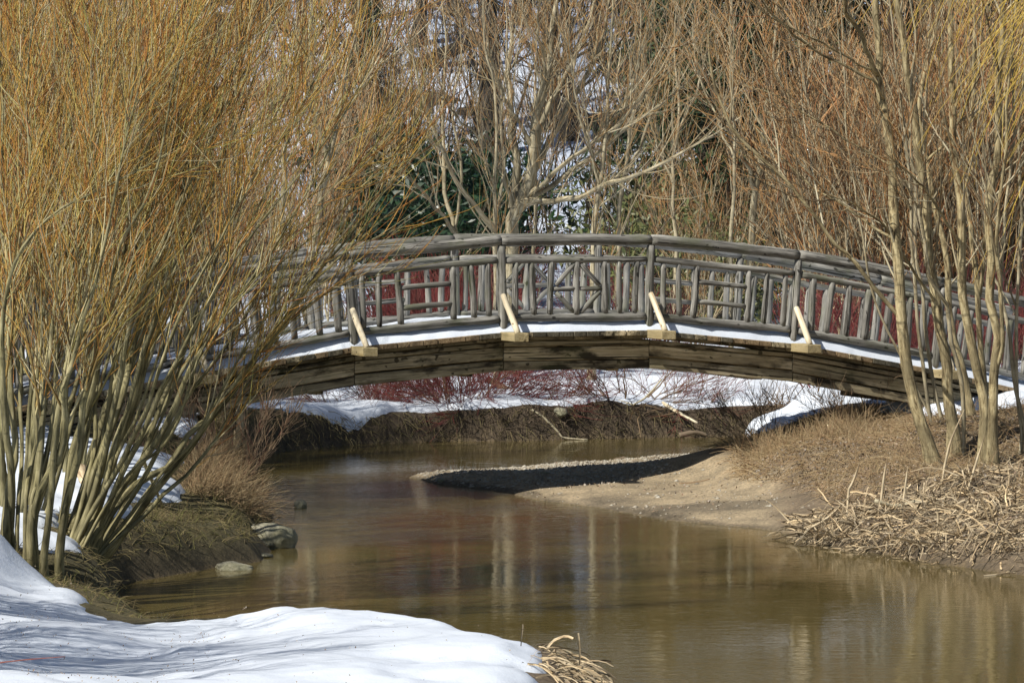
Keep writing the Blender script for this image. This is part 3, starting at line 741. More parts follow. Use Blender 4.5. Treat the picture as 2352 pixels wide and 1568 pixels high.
# ---- trunks on the right bank
TM = [M['rough_bark'], M['pale_branch'], M['tan_twig']]
TM2 = [M['pale_bark'], M['pale_branch'], M['tan_twig']]
RT = [
 ('furrowed trunk nearest the creek with a long branch reaching left', 39, [[(2152,1082),(2139,1040),(2115,976),(2095,898),(2083,839),(2074,751),(2068,634),(2057,517),(2048,403),(2037,293),(2026,220),(2017,165),(2017,0),(2012,-150)],
   [(2018,170),(2004,146),(1979,84),(1953,40),(1939,7),(1915,-100)],
   [(2070,732),(2058,712),(2010,657),(1965,600),(1924,564),(1870,492),(1807,421),(1748,359),(1700,310),(1675,275),(1635,176),(1627,0)],
   [(2062,552),(2004,520),(1916,458),(1865,428),(1755,322),(1700,230)], [(2030,230),(2008,190),(1880,121),(1814,70),(1755,11),(1720,-60)], [(2019,170),(1980,150),(1902,106),(1785,48),(1726,0)],
   [(2046,380),(1953,326),(1843,256),(1799,227),(1700,190)]], [.072, .032, .026, .018, .018, .014, .014]),
 ('straight pale trunk with a knobbly burr at deck height', 39.8, [[(2194,1040),(2186,976),(2183,956),(2168,868),(2174,839),(2165,780),(2153,722),(2139,649),(2136,593),(2133,531),(2118,403),(2103,330),(2096,256),(2081,183),(2078,128),(2063,55),(2058,0),(2045,-150)],
   [(2112,390),(2190,300),(2240,190),(2290,120),(2352,40)], [(2150,700),(2090,610),(2030,520),(1960,470),(1880,440)]], [.068, .018, .018]),
 ('slender smooth trunk rooted beside the end of the bridge beam', 42.0, [[(2236,940),(2232,927),(2212,868),(2197,795),(2189,722),(2183,663),(2174,619),(2170,555),(2156,517),(2130,380),(2120,220),(2150,60),(2160,-80)]], [.045]),
 ('tall pale trunk with a dark shaded elbow', 39.0, [[(2262,1062),(2256,976),(2250,883),(2241,824),(2227,766),(2215,693),(2209,605),(2202,476),(2193,366),(2189,256),(2187,146),(2184,0),(2180,-150)],
   [(2205,560),(2150,470),(2090,400),(2030,350)]], [.060, .016]),
 ('forked slender trunk behind the right pair of trunks', 42.2, [[(2264,928),(2262,868),(2253,795),(2247,722),(2250,678),(2241,640),(2235,561),(2220,450),(2225,300),(2240,100),(2236,-60)],[(2250,678),(2259,613),(2271,517),(2290,380),(2310,200),(2330,20)]], [.042, .026]),
 ('crooked pale trunk, right one of the front pair', 38.8, [[(2282,1068),(2282,976),(2281,912),(2285,854),(2288,795),(2279,722),(2278,634),(2276,517),(2283,403),(2290,293),(2301,110),(2301,0),(2306,-150)],
   [(2288,850),(2297,795),(2297,693),(2295,517),(2310,380),(2318,200),(2330,0)]], [.056, .026]),
 ('thin grey trunk between the two thickest trunks', 39.6, [[(2216,1056),(2212,976),(2209,883),(2186,795),(2174,693),(2150,660),(2136,640),(2118,546),(2105,430),(2090,300),(2100,100),(2080,-60)]], [.028]),
 ('pair of thin crooked stems behind the leftmost trunk', 41.2, [[(2152,1000),(2139,976),(2127,868),(2109,780),(2098,599),(2096,480),(2080,330),(2060,150),(2040,-20)], [(2170,990),(2160,940),(2140,850),(2128,760),(2112,650),(2104,540),(2110,380),(2130,200),(2140,0)]], [.026, .026]),
 ('slim sapling leaning left in front of the dark beam gap', 41.4, [[(2150,990),(2110,900),(2070,820),(2040,760),(2010,690),(1990,600),(1975,500),(1950,350),(1940,180),(1930,0)]], [.017]),
 ('thin curved trunk at the right edge', 39.5, [[(2352,1010),(2335,898),(2323,810),(2306,693),(2300,600),(2310,480),(2330,300),(2325,100),(2340,-60)],[(2340,930),(2336,780),(2338,650),(2346,517),(2340,380),(2352,180),(2360,0)]], [.026, .024]),
]
for j, (lab, Y0, stems, rad) in enumerate(RT):
    rng = np.random.RandomState(100 + j)
    dY = rng.uniform(-.5, .6)
    st = []
    for k, s in enumerate(stems):
        q = px_stem(s, Y0, Y0 + (dY if k == 0 else 0))
        if k == 0: q0 = q
        else:
            if s[0][1] < 900:      # a branch: start it on the main trunk
                i_ = np.argmin(np.abs(np.array(stems[0])[:, 1] - s[0][1])); Yb = q0[i_, 1]
                q = px_stem(s, Yb, Yb + rng.uniform(-1.2, .6))
        st.append(q)
    base = st[0][0].copy(); gb = gz(base[0], base[1]); 
    st[0] = np.concatenate([[[base[0], base[1], min(gb, base[2]) - .12]], st[0]])
    for k in range(1, len(stems)):
        if stems[k][0][1] >= 900: st[k] = grounded(st[k])
    ra = [[r * .95, r * .9, r * .78, r * .62, r * .4 if k == 0 else r * .2] for k, r in enumerate(rad)]
    big = rad[0] > .04
    woody(TM if big else TM2, st, ra, rng, (base[0], base[1], gb), nb=9 if big else 7, bl=(1.0, 2.6), bt=(.3, .97), ba=(.35, .9), nt_=9, tl=(.3, .8), tr=.0036, stem_tw=7, trop=.13, wander=.05,
          name='bare_tree', label=lab + ' on the right bank', cat='tree', brmax=.014, stem_name='trunk')

# ---- traced trees behind the bridge
def bt(lab, Y0, stems, rad, seed, mats=(M['pale_bark'], M['pale_branch'], M['pale_twig']), **kw):
    rng = np.random.RandomState(seed)
    st = []; q0 = None
    for k, s in enumerate(stems):
        if k == 0: q = px_stem(s, Y0, Y0 + rng.uniform(-.6, .6)); q0 = q; s0 = np.array(s)
        else:
            i_ = np.argmin(np.hypot(s0[:, 0] - s[0][0], s0[:, 1] - s[0][1])); q = px_stem(s, q0[i_, 1], q0[i_, 1] + rng.uniform(-2, 2))
        st.append(q)
    st[0] = grounded(st[0])
    ra = [[r * .95, r * .85, r * .66, r * .45, r * .2] for r in rad]
    a = dict(nb=13, bl=(.9, 2.4), bt=(.15, .98), ba=(.35, .95), nt_=8, tl=(.35, .9), tr=.0044, stem_tw=7, trop=.10, wander=.08, brmax=.013)
    a.update(kw)
    return woody(list(mats), st, ra, rng, st[0][0], name='bare_tree', label=lab, cat='tree', **a)
bt('pale vase shaped tree with wide spreading boughs behind the middle of the bridge', 60, [
 [(1165,868),(1168,700),(1173,531),(1182,494),(1197,461),(1219,395),(1226,337),(1233,256),(1259,165),(1270,55),(1288,-40)],
 [(1182,480),(1188,366),(1175,311),(1171,220),(1168,165),(1180,60),(1175,-40)], [(1200,469),(1241,363),(1296,264),(1354,157),(1387,73),(1406,-20)],
 [(1226,337),(1260,240),(1310,150),(1350,60),(1375,-30)], [(1197,461),(1277,421),(1369,352),(1442,293),(1534,227),(1620,150)], [(1197,465),(1270,461),(1332,454),(1406,417),(1479,395),(1607,330),(1700,270)],
 [(1226,337),(1179,264),(1153,205),(1127,128),(1110,20)], [(1233,256),(1250,160),(1235,60),(1250,-40)], [(1182,494),(1150,380),(1110,330),(1060,280),(1000,210)], [(1197,461),(1290,380),(1400,300),(1480,210),(1530,110)]],
 [.15, .075, .07, .055, .05, .055, .04, .04, .04, .045], 201, nb=14)
bt('slender tree forking low just left of the middle trunk behind the bridge', 58.5, [
 [(1138,860),(1138,700),(1138,527),(1135,421),(1142,330),(1135,201),(1113,110),(1110,0)], [(1138,527),(1094,476),(1050,421),(1017,348),(984,271),(951,146),(930,20)], [(1138,500),(1158,400),(1150,260),(1165,120),(1160,-20)]], [.05, .045, .03], 202)
bt('bare tree with upswept stems left of centre beyond the railing', 61, [
 [(1045,850),(1043,531),(1025,476),(1021,366),(1017,220),(1025,110),(1010,-30)], [(1043,531),(1000,470),(950,420),(920,390),(870,330)], [(1043,531),(1060,400),(1040,260),(1060,130),(1050,-20)]], [.055, .035, .03], 203)
bt('straight pale trunk right of centre beyond the railing', 59, [[(1359,885),(1361,700),(1362,531),(1376,421),(1391,330),(1398,183),(1406,0),(1400,-60)], [(1376,421),(1350,330),(1320,200),(1330,60)], [(1391,330),(1440,240),(1470,120),(1500,10)]], [.06, .03, .03], 204)
bt('thin twin trunked tree beyond the third railing post', 62, [[(1418,870),(1420,531),(1435,403),(1450,293),(1468,146),(1472,0),(1470,-60)], [(1435,403),(1480,310),(1520,180),(1560,60)], [(1450,293),(1420,200),(1430,80)]], [.055, .03, .028], 205)
bt('narrow sapling rising close to the right of the middle tree', 60.5, [[(1224,870),(1226,531),(1233,366),(1225,240),(1232,100),(1220,-30)], [(1233,366),(1260,280),(1275,150)]], [.035, .02], 206)
bt('leaning pale trunk beyond the right railing panels', 62, [[(1722,880),(1720,700),(1726,560),(1737,439),(1748,366),(1770,183),(1788,0),(1790,-60)], [(1737,439),(1700,340),(1660,230),(1640,80)], [(1748,366),(1810,280),(1860,180),(1890,60)]], [.085, .04, .04], 207)
bt('thin upright tree beside the leaning pale trunk', 60, [[(1680,870),(1680,560),(1686,366),(1682,183),(1678,60),(1690,-60)], [(1686,366),(1640,260),(1600,150),(1590,40)]], [.045, .025], 208)
bt('stout pale trunk leaning right above the left part of the handrail', 57, [[(700,880),(720,600),(740,440),(754,366),(776,275),(790,183),(812,92),(823,0),(830,-60)], [(754,366),(720,260),(700,150),(710,30)], [(776,275),(830,200),(880,110),(900,20)]], [.085, .04, .035], 209)
bt('pale trunk half hidden in the willow twigs at upper left', 56, [[(625,880),(640,600),(650,440),(659,330),(685,220),(690,100),(700,-40)], [(659,330),(620,230),(600,110)]], [.07, .035], 210)
bt('bare tree in the thicket left of the twin trunked tree', 66, [[(1550,850),(1552,560),(1545,420),(1560,260),(1550,100),(1560,-50)], [(1545,420),(1500,300),(1480,180)], [(1560,300),(1610,180),(1630,50)]], [.05, .03, .03], 211)
bt('crooked bare tree beyond the far right railing', 64, [[(1850,860),(1850,560),(1870,420),(1850,280),(1865,120),(1850,-50)], [(1870,420),(1920,300),(1940,160),(1960,20)], [(1850,300),(1800,200),(1790,60)]], [.05, .03, .03], 212)

# ---- background prototypes
def shrub_proto(name, seed, n, h, spread, lean, mats, rb, nb, nt_, tr, label, cat, group, loc, bl=(.5, 1.2), tl=(.3, .7), r0=(.008, .014), trop=.05, wander=.08, stw=10, sname='stem', bt_=(.15, .95)):
    rng = np.random.RandomState(seed); st = []; ra = []
    base = gp(*loc)
    for k in range(n):
        a = rng.rand() * 2 * PI; rr = rb * math.sqrt(rng.rand())
        d = nrm(np.array([math.cos(a) * spread * rng.uniform(.1, 1) + lean, math.sin(a) * spread * rng.uniform(.1, 1), 1.0]))
        q = poly(np.array([[rr * math.cos(a), rr * math.sin(a), -.15]]), d[None], h * rng.uniform(.65, 1.1), 9, trop, wander, rng)[0] + base
        st.append(q); r = rng.uniform(*r0); ra.append([r, r * .8, r * .5, r * .3])
    return woody(mats, st, ra, rng, base, nb=nb, bl=bl, bt=bt_, ba=(.2, .7), nt_=nt_, tl=tl, tr=tr, stem_tw=stw, trop=.08, wander=wander, name=name, label=label, cat=cat, group=group, stem_parts=False,
                 sides=4, stem_name=sname, K=10, twK=4, bK=6)
BM = [M['pale_branch'], M['pale_branch'], M['tan_twig']]
tl_ = 'leafless tan shrub of crowded upright stems in the thicket behind the bridge'
tg = 'tan thicket shrubs behind the bridge'
T1 = shrub_proto('thicket_shrub', 31, 22, 6.5, .35, .0, BM, .7, 7, 4, .0095, tl_, 'shrub', tg, (7.3, 60.5), bl=(.8, 2.0), tl=(.4, 1.0), r0=(.014, .032), wander=.11)
T2 = shrub_proto('thicket_shrub', 32, 18, 5.5, .5, .1, BM, .8, 8, 4, .0095, tl_, 'shrub', tg, (9.2, 62), bl=(.8, 2.0), tl=(.4, 1.0), r0=(.012, .03), wander=.12)
T3 = shrub_proto('thicket_shrub', 33, 16, 7.5, .3, -.05, BM, .6, 8, 4, .0095, tl_, 'shrub', tg, (12.5, 70), bl=(.9, 2.2), tl=(.4, 1.0), r0=(.014, .032), wander=.11)
rng = np.random.RandomState(41)
sp = []
for k in range(30):   # right side
    y = rng.uniform(58, 80); x = rng.uniform(.088, .17) * y; sp.append((x, y))
for k in range(6):   # between, sparse
    y = rng.uniform(66, 92); x = rng.uniform(.04, .085) * y; sp.append((x, y))
for k in range(14):   # left side
    y = rng.uniform(57, 84); x = -rng.uniform(.088, .17) * y; sp.append((x, y))
sp += [(-4.4,70),(-4.0,77),(-5.2,66),(-3.5,84),(-4.8,81)]
for k, (x, y) in enumerate(sp):
    dup((T1, T2, T3)[k % 3], (x, y, gz(x, y)), rng.uniform(0, 6.28), rng.uniform(.75, 1.2) * (.62 if x / y < .085 and x > 0 else 1), tl_, 'shrub', tg)
# red dogwood
RM = [M['red_twig'], M['red_twig'], M['red_twig']]
rl = 'low red stemmed dogwood shrub growing from the snow behind the bridge'; rgp = 'red dogwoods behind the bridge'
R1 = shrub_proto('dogwood_shrub', 51, 24, 1.7, .8, 0, RM, .45, 5, 4, .0055, rl, 'dogwood', rgp, (-1.9, 63), bl=(.3, .8), tl=(.2, .5), r0=(.008, .012))
R2 = shrub_proto('dogwood_shrub', 52, 22, 1.9, .9, .1, RM, .6, 5, 4, .0055, rl, 'dogwood', rgp, (-.9, 65), bl=(.3, .8), tl=(.2, .5), r0=(.008, .012))
sp = []
for k in range(36):
    y = rng.uniform(61, 94)
    f = rng.choice([rng.uniform(-.03, .0), rng.uniform(.015, .045), rng.uniform(.085, .16), rng.uniform(-.16, -.11)], p=[.3, .15, .45, .1]); sp.append((f * y, y))
sp += [(5.4,57),(6.1,58.5),(6.9,57.3),(7.6,58.8),(8.4,58),(9.2,59.4),(6.4,60.3),(8.0,60.8),(10.1,60.5),(7.2,62.0)]
for k, (x, y) in enumerate(sp):
    dup((R1, R2)[k % 2], (x, y, gz(x, y)), rng.uniform(0, 6.28), rng.uniform(.7, 1.25), rl, 'dogwood', rgp)
R3 = shrub_proto('dogwood_shrub', 53, 60, 1.7, 1.5, .1, [M['brown_twig'], M['red_twig'], M['red_twig']], .35, 7, 6, .0035, 'arching red and brown dogwood tangle spilling over the far bank under the bridge', 'dogwood', None, (-.75, 53.9), bl=(.3, .9), tl=(.2, .6), r0=(.006, .011), trop=-.10, wander=.12)
R4 = shrub_proto('dogwood_shrub', 54, 22, .95, .9, -.1, [M['brown_twig'], M['red_twig'], M['brown_twig']], .4, 5, 5, .0035, 'orange brown dogwood clump on the snow left of the red tangle', 'dogwood', None, (-1.9, 55.4), bl=(.2, .5), tl=(.2, .4), r0=(.005, .008), wander=.1)
R5 = shrub_proto('dogwood_shrub', 55, 16, 1.3, 1.0, 0, [M['brown_twig'], M['red_twig'], M['brown_twig']], .3, 5, 5, .0035, 'thin reddish shrub hanging over the creek edge on the left bank', 'dogwood', None, (-3.25, 38.2), bl=(.3, .6), tl=(.2, .4), r0=(.004, .007), trop=-.02, wander=.1)
R6 = shrub_proto('brush_shrub', 56, 16, 1.5, 1.7, .2, [M['brown_twig'], M['brown_twig'], M['red_twig']], .5, 6, 4, .0035, 'sprawling bare brush with long crooked branches over the far bank debris', 'shrub', None, (1.7, 54.2), bl=(.5, 1.1), tl=(.2, .5), r0=(.008, .018), trop=-.06, wander=.14)
R7 = shrub_proto('brush_shrub', 57, 12, .8, .9, -.2, [M['brown_twig'], M['brown_twig'], M['brown_twig']], .4, 4, 4, .003, 'wiry brown twigs beside the snow mound on the right bank', 'shrub', None, (4.3, 43.4), bl=(.2, .5), tl=(.15, .3), r0=(.003, .005), wander=.1)
R8 = shrub_proto('brush_shrub', 58, 12, .9, 1.1, -.5, [M['brown_twig'], M['brown_twig'], M['brown_twig']], .4, 4, 4, .003, 'wiry brown twigs hanging over the back channel from the right bank', 'shrub', None, (3.4, 45.6), bl=(.2, .5), tl=(.15, .3), r0=(.004, .007), wander=.12)

# hillside trees
HM = [M['dark_bark'], M['dark_twig'], M['dark_twig']]
def big_tree(seed, loc, r0, h, label, group=None, mats=HM, lean=0):
    rng = np.random.RandomState(seed); base = gp(*loc)
    q = poly(np.array([[0, 0, -.4]]), np.array([[lean, 0, 1.]]), h, 12, .0, .03, rng)[0] + base
    return woody(mats, [q], [[r0 * 1.3, r0, r0 * .8, r0 * .5, r0 * .2]], rng, base, nb=34, bl=(2.0, 5.5), bt=(.12, .98), ba=(.7, 1.4), nt_=6, tl=(.6, 1.6), tr=.011, stem_tw=10, trop=.02, wander=.13,
                 name='hillside_tree', label=label, cat='tree', group=group, brmax=.09, sub=3, K=14)
hl = 'dark leafless tree on the snowy hillside'; hg = 'dark trees on the snowy hillside'
def onhill(px, py):
    """where a view ray through a reference pixel meets the hillside"""
    ys = np.linspace(70, 190, 600); p = at(px, py, ys); g_ = ground(p[:, 0], p[:, 1]); k = np.argmax(g_ > p[:, 2]); return (float(p[k, 0]), float(p[k, 1]))
H1 = big_tree(61, onhill(1125, 362), .34, 17, 'thick dark trunk standing on the snowy hillside above the middle of the bridge')
H2 = big_tree(62, onhill(1262, 300), .30, 16, 'second thick dark trunk right of the hillside opening')
H3 = big_tree(63, onhill(855, 330), .34, 15, hl, hg)
for k, (px, py) in enumerate([(1480,260),(1620,340),(960,110),(1370,140),(700,200),(1760,240),(1880,330),(2050,300),(2250,200),(420,250),(150,300),(1040,40),(1200,60),(1310,330),(60,140),(2150,100),(300,80),(1550,60),(820,60)]):
    x, y = onhill(px, py)
    dup((H1, H2, H3)[k % 3], (x, y, gz(x, y)), rng.uniform(0, 6.28), rng.uniform(.55, .85), hl, 'tree', hg)
for k in range(6):   # skyline trees
    x = rng.uniform(-45, 45); y = rng.uniform(150, 215); dup((H1, H2, H3)[k % 3], (x, y, gz(x, y)), rng.uniform(0, 6.28), rng.uniform(.8, 1.2), 'dark leafless tree high on the hill', 'tree', 'dark trees high on the hill')
SP = shrub_proto('hillside_sapling', 64, 3, 8.5, .18, 0, HM, .5, 9, 6, .009, 'thin dark sapling on the snow slope above the bridge', 'sapling', 'thin dark saplings on the snow slope', (-2.1, 92), bl=(.8, 2.4), tl=(.4, 1.1), r0=(.03, .055), trop=.02, wander=.07, stw=5, sname='trunk')
for k, (px, y) in enumerate([(1000,88),(985,96),(1030,90),(1075,84),(930,92),(900,86),(1110,94),(1220,88),(1300,92),(1340,86),(1400,96),(1460,90),(880,98),(1190,100),(800,90),(1520,94),(1250,104),(960,104)]):
    x = (px - 1176) / F * y
    dup(SP, (x, y, gz(x, y)), rng.uniform(0, 6.28), rng.uniform(.8, 1.25), 'thin dark sapling on the snow slope above the bridge', 'sapling', 'thin dark saplings on the snow slope')
# fallen log on the slope
x, y = onhill(985, 130)
mb = MB()
n_ = 14; t = np.linspace(0, 1, n_)
p = at(np.interp(t, [0, 1], [880, 1130]), np.interp(t, [0, 1], [190, 75]), y - 1.5); tubes(mb, p[None], np.full((1, n_), .28) * (1.2 - .4 * t), 10, 0, 1 + .2 * (rng.rand(1, n_, 10) - .5), caps=True)
tag(mb.build('fallen_log', M['dark_bark']), 'dark fallen trunk leaning across the snowy slope', 'log')

# evergreens
def leaf_cards(mb, C, Nn, size, rng, asp=.4, mi=0):
    n = len(C); a = nrm(rng.randn(n, 3)); 
    b = nrm(np.cross(a, nrm(Nn + rng.randn(n, 3) * .5)))
    s = size * rng.uniform(.6, 1.3, (n, 1))
    V = np.stack([C - a * s, C + b * s * asp, C + a * s, C - b * s * asp], 1)
    mb.add(V.reshape(-1, 3), np.arange(n * 4).reshape(n, 4), mi=mi)
def conifer(seed, loc, h, rad, label, group, mat='conifer'):
    rng = np.random.RandomState(seed); base = gp(*loc); root = empty('conifer_tree', tuple(base), label, 'conifer', group)
    mb = MB(); P = poly(np.array([[0, 0, -.3]]), np.array([[0, 0, 1.]]), h, 10, 0, .01, rng); tubes(mb, P, (h * .018 * np.linspace(1, .15, 10))[None], 8); mb.build('trunk', M['dark_bark'], root)
    n = 150; z = h * (.06 + .92 * rng.rand(n) ** 1.0); a = rng.rand(n) * 2 * PI; L = rad * (1 - z / h) ** .75 * rng.uniform(.6, 1.15, n) + .25
    p0 = np.stack([z * 0, z * 0, z], -1); d = np.stack([np.cos(a), np.sin(a), np.full(n, -.05)], -1)
    B = poly(p0, d, L, 7, -.09, .05, rng); RB = (.02 * L / rad + .008)[:, None] * np.linspace(1, .3, 7)
    mb = MB(); tubes(mb, B, RB, 3); mb.build('branches', M['dark_twig'], root)
    p, d, r, t = spawn(B, RB, 80, .12, 1.0, .5, 1.2, rng)
    C = p + d * rng.uniform(.02, .38, (len(p), 1)); C[:, 2] -= rng.uniform(0, .22, len(p))
    mb = MB(); leaf_cards(mb, C, np.array([[0, 0, 1.]]), .15, rng, .22); mb.build('crown', M[mat], root, smooth=False)
    return root
cl = 'dark green conifer on the hillside behind the bare thicket'; cg = 'dark conifers on the hillside'
C1 = conifer(71, (4.95, 78), 11, 3.6, cl, cg)
C2 = conifer(72, (6.9, 83), 13, 4.0, cl, cg)
for k, (px, y) in enumerate([(1610,86),(1780,92),(1540,100),(1690,88),(850,108),(2230,92),(2330,98),(2020,86),(2120,94),(2200,84),(330,90),(100,92),(-60,96),(1950,96)]):
    x = (px - 1176) / F * y; dup((C1, C2)[k % 2], (x, y, gz(x, y)), rng.uniform(0, 6.28), rng.uniform(.7, 1.05) * (.72 if 750 < px < 900 else 1), cl, 'conifer', cg)
def evergreen(seed, loc, w, h, n, label, group, mat, size=.09, name='evergreen_shrub'):
    rng = np.random.RandomState(seed); base = gp(*loc); root = empty(name, tuple(base), label, 'evergreen', group)
    k = 16; a = rng.rand(k) * 6.28; d = np.stack([np.cos(a) * .6, np.sin(a) * .6, np.ones(k)], -1)
    S = poly(np.tile([0, 0, -.1], (k, 1)), d, h * rng.uniform(.6, 1, k), 7, .02, .12, rng); SR = .025 * np.ones((k, 1)) * np.linspace(1, .3, 7)
    B1 = spawn(S, SR, 7, .2, 1, .4, 1.1, rng); B = poly(B1[0], B1[1], rng.uniform(.3, w * .6, len(B1[0])), 5, .03, .12, rng)
    mb = MB(); tubes(mb, S, SR, 5); tubes(mb, B, .010 * np.ones((len(B), 1)) * np.linspace(1, .4, 5), 3); mb.build('stems', M['dark_twig'], root)
    c = B[:, -1]; i = rng.randint(0, len(c), n); C = c[i] + rng.randn(n, 3) * .16
    mb = MB(); leaf_cards(mb, C, nrm(C), size, rng, .33); mb.build('leaves', M[mat], root, smooth=False)
    return root
el = 'dark glossy leaved evergreen shrub on the snow behind the handrail'; eg = 'dark evergreen shrubs left of centre'
E1 = evergreen(81, (-1.5, 78), 2.2, 3.6, 3800, el, eg, 'rhodo', .12)
for k, (px, y, s) in enumerate([(975,74,1.1),(1010,80,1.25),(1035,88,.8),(1060,88,1.0),(985,86,1.2),(1080,76,.6),(1000,71,.8)]):
    x = (px - 1176) / F * y; dup(E1, (x, y, gz(x, y)), rng.uniform(0, 6.28), s, el, 'evergreen', eg)
yl = 'yellow green leaved evergreen shrub behind the right half of the handrail'; yg = 'yellow green evergreen shrubs right of centre'
E2 = evergreen(82, (3.6, 72), 2.2, 3.2, 1500, yl, yg, 'yewleaf', .10)
for k, (px, y, s) in enumerate([(1500,74,1.0),(1620,70,.8),(1470,82,1.2),(1660,78,.9),(1560,88,1.3),(2330,64,.5),(1700,72,.7)]):
    x = (px - 1176) / F * y; dup(E2, (x, y, gz(x, y)), rng.uniform(0, 6.28), s, yl, 'evergreen', yg)

# yellow weeping willow reaching in from the right
rng = np.random.RandomState(91); base = gp(8.95, 37.2)
root = empty('weeping_willow', tuple(base), 'yellow weeping willow trailing long golden twigs into the upper right corner', 'willow')
mb = MB(); P = poly(np.array([[0, 0, -.3]]), np.array([[-.08, 0, 1.]]), 7.5, 12, 0, .03, rng); tubes(mb, P, (.2 * np.linspace(1.2, .4, 12))[None], 12); mb.build('trunk', M['rough_bark'], root)
k = 11; i = rng.randint(7, 12, k); a = rng.uniform(2.6, 3.9, k)
B = poly(P[0, i], np.stack([np.cos(a), np.sin(a) * .9, rng.uniform(.1, .6, k)], -1), rng.uniform(1.6, 2.9, k), 9, -.05, .07, rng); RB = .035 * np.ones((k, 1)) * np.linspace(1, .25, 9)
mb = MB(); tubes(mb, B, RB, 6); mb.build('branches', M['yellow_twig'], root)
p, d, r, t = spawn(B, RB, 26, .35, 1, .3, 1.0, rng)
S = poly(p, d + np.array([-.15, 0, 0]), rng.uniform(1.2, 3.4, len(p)), 14, .16, .035, rng, (-.22, 0, -1)); mb = MB(); tubes(mb, S, .0042 * np.ones((len(S), 1)) * np.linspace(1.3, .6, 14), 3)
p, d, r, t = spawn(S, S[:, :, 0] * 0 + .004, 2, .2, .95, .2, .5, rng)
S2 = poly(p, d, rng.uniform(.3, .8, len(p)), 6, .12, .04, rng, (-.15, 0, -1)); tubes(mb, S2, .003 * np.ones((len(S2), 1)) * np.linspace(1, .6, 6), 3)
mb.build('twigs', M['yellow_twig'], root)

# ---------------------------------------------------------------- rocks
def rock(name, c, s, seed, mat, label, cat='rock', group=None, rz=0):
    import bmesh
    rng = np.random.RandomState(seed)
    bm = bmesh.new(); bmesh.ops.create_icosphere(bm, subdivisions=4, radius=1)
    dirs = nrm(rng.randn(16, 3)); offs = rng.uniform(.62, .92, 16)
    for v in bm.verts:
        q = np.array(v.co)
        for d_, o_ in zip(dirs, offs):
            e = q @ d_ - o_
            if e > 0: q = q - d_ * e * .85
        q = q * (1 + .10 * (fbm(q[0] * 3 + seed, q[1] * 3, 1, 4) + fbm(q[1] * 3 + 9, q[2] * 3 + seed, 1, 4) + fbm(q[2] * 3, q[0] * 3 + 4, 1, 4)))
        v.co = q * np.array(s)
    me = bpy.data.meshes.new(name); bm.to_mesh(me); bm.free(); me.materials.append(M[mat])
    for pl in me.polygons: pl.use_smooth = True
    o = bpy.data.objects.new(name, me); COL.objects.link(o); o.location = c; o.rotation_euler.z = rz
    tag(o, label, cat, group); return o
def on_water(px, py): 
    Yw = F * EYE / (py - HZ); return ((px - 1176) / F * Yw, Yw)
x, y = on_water(622, 1262); rock('boulder', (x - .04, y + .2, .07), (.30, .26, .20), 31, 'rock', 'grey mossy boulder at the left water edge', rz=.4)
x, y = on_water(560, 1215); rock('boulder', (x, y + .3, .10), (.30, .25, .15), 2, 'wet_rock', 'dark wet boulder behind the grey mossy boulder')
x, y = on_water(585, 1262); rock('boulder', (x - .02, y + .1, .03), (.24, .2, .09), 3, 'wet_rock', 'flat dark wet rock in front of the grey mossy boulder')
x, y = on_water(530, 1310); rock('stone', (x, y + .1, .01), (.22, .2, .06), 4, 'rock', 'low pale flat stone half under water near the bank', rz=.3)
x, y = on_water(500, 1275); rock('stone', (x, y + .25, .05), (.16, .14, .08), 34, 'wet_rock', 'dark muddy stone between the flat stone and the bank')
x, y = on_water(598, 1280); rock('stone', (x, y, .0), (.12, .10, .045), 35, 'wet_rock', 'small wet stone at the foot of the boulder')
x, y = on_water(655, 1252); rock('stone', (x, y, .0), (.09, .08, .03), 5, 'wet_rock', 'small wet stone touching the right side of the boulder')
x, y = on_water(690, 1166); rock('stone', (x, y, .02), (.085, .1, .07), 6, 'rock', 'lone mossy stone poking out of the water')
x, y = on_water(1712, 985); x *= .97; rock('boulder', (3.62, 54.2, .28), (.42, .4, .30), 7, 'rock', 'large mossy boulder on the far bank beneath the bridge')
x, y = on_water(1237, 1520); rock('stone', (.40, 25.0, .14), (.075, .08, .10), 8, 'rock', 'pale rounded stone just behind the tip of the near snow')
x, y = on_water(545, 1180); rock('boulder', (x - .15, y + .3, .12), (.2, .22, .14), 9, 'wet_rock', 'dark rock tucked under the grassy left bank')
x, y = on_water(1280, 975); rock('stone', (.75, 53.0, .42), (.11, .1, .09), 10, 'rock', 'tan stone lodged in the far bank debris')
for k, (px, py, s) in enumerate([(1012,1112,.06),(1250,1110,.05),(1245,1168,.05)]):
    x, y = on_water(px, py); rock('stone', (x, y, gz(x, y) + .01), (s, s, s * .6), 20 + k, 'rock', ['pale stone at the left tip of the gravel bar', 'small stone on the gravel bar crest', 'stone at the front edge of the sand bar'][k])
# ---------------------------------------------------------------- scattered stuff
def scatter(n, x0, x1, y0, y1, rng, cond):
    X = rng.uniform(x0, x1, n); Y = rng.uniform(y0, y1, n)
    z, d, h, m_ = ground(X, Y, True); k = cond(X, Y, z, d, h, m_)
    return np.stack([X, Y, z], -1)[k], d[k]
for k, (x, y, s_c, lab_) in enumerate([(.6,54.0,.6,'small bare brush clump on the far bank debris beside the tan stone'),(2.6,54.3,.75,'bare brush clump on the far bank left of the mossy boulder'),(-2.6,53.4,.6,'low bare brush clump on the far bank below the left snow mound')]):
    dup(R6, (x, y, gz(x, y)), 1.3 + k * 2.1, s_c, lab_, 'shrub', None)
rng = np.random.RandomState(7)
C, d = scatter(2600, -5, 1, 18, 29, rng, lambda X, Y, z, d, h, m_: (m_ > .1) & (rng.rand(len(X)) < .25 + .6 * (X < -2)))
C[:, 2] += .105; mb = MB(); leaf_cards(mb, C, np.array([[0, 0, 1.]]), .009, rng, .5)
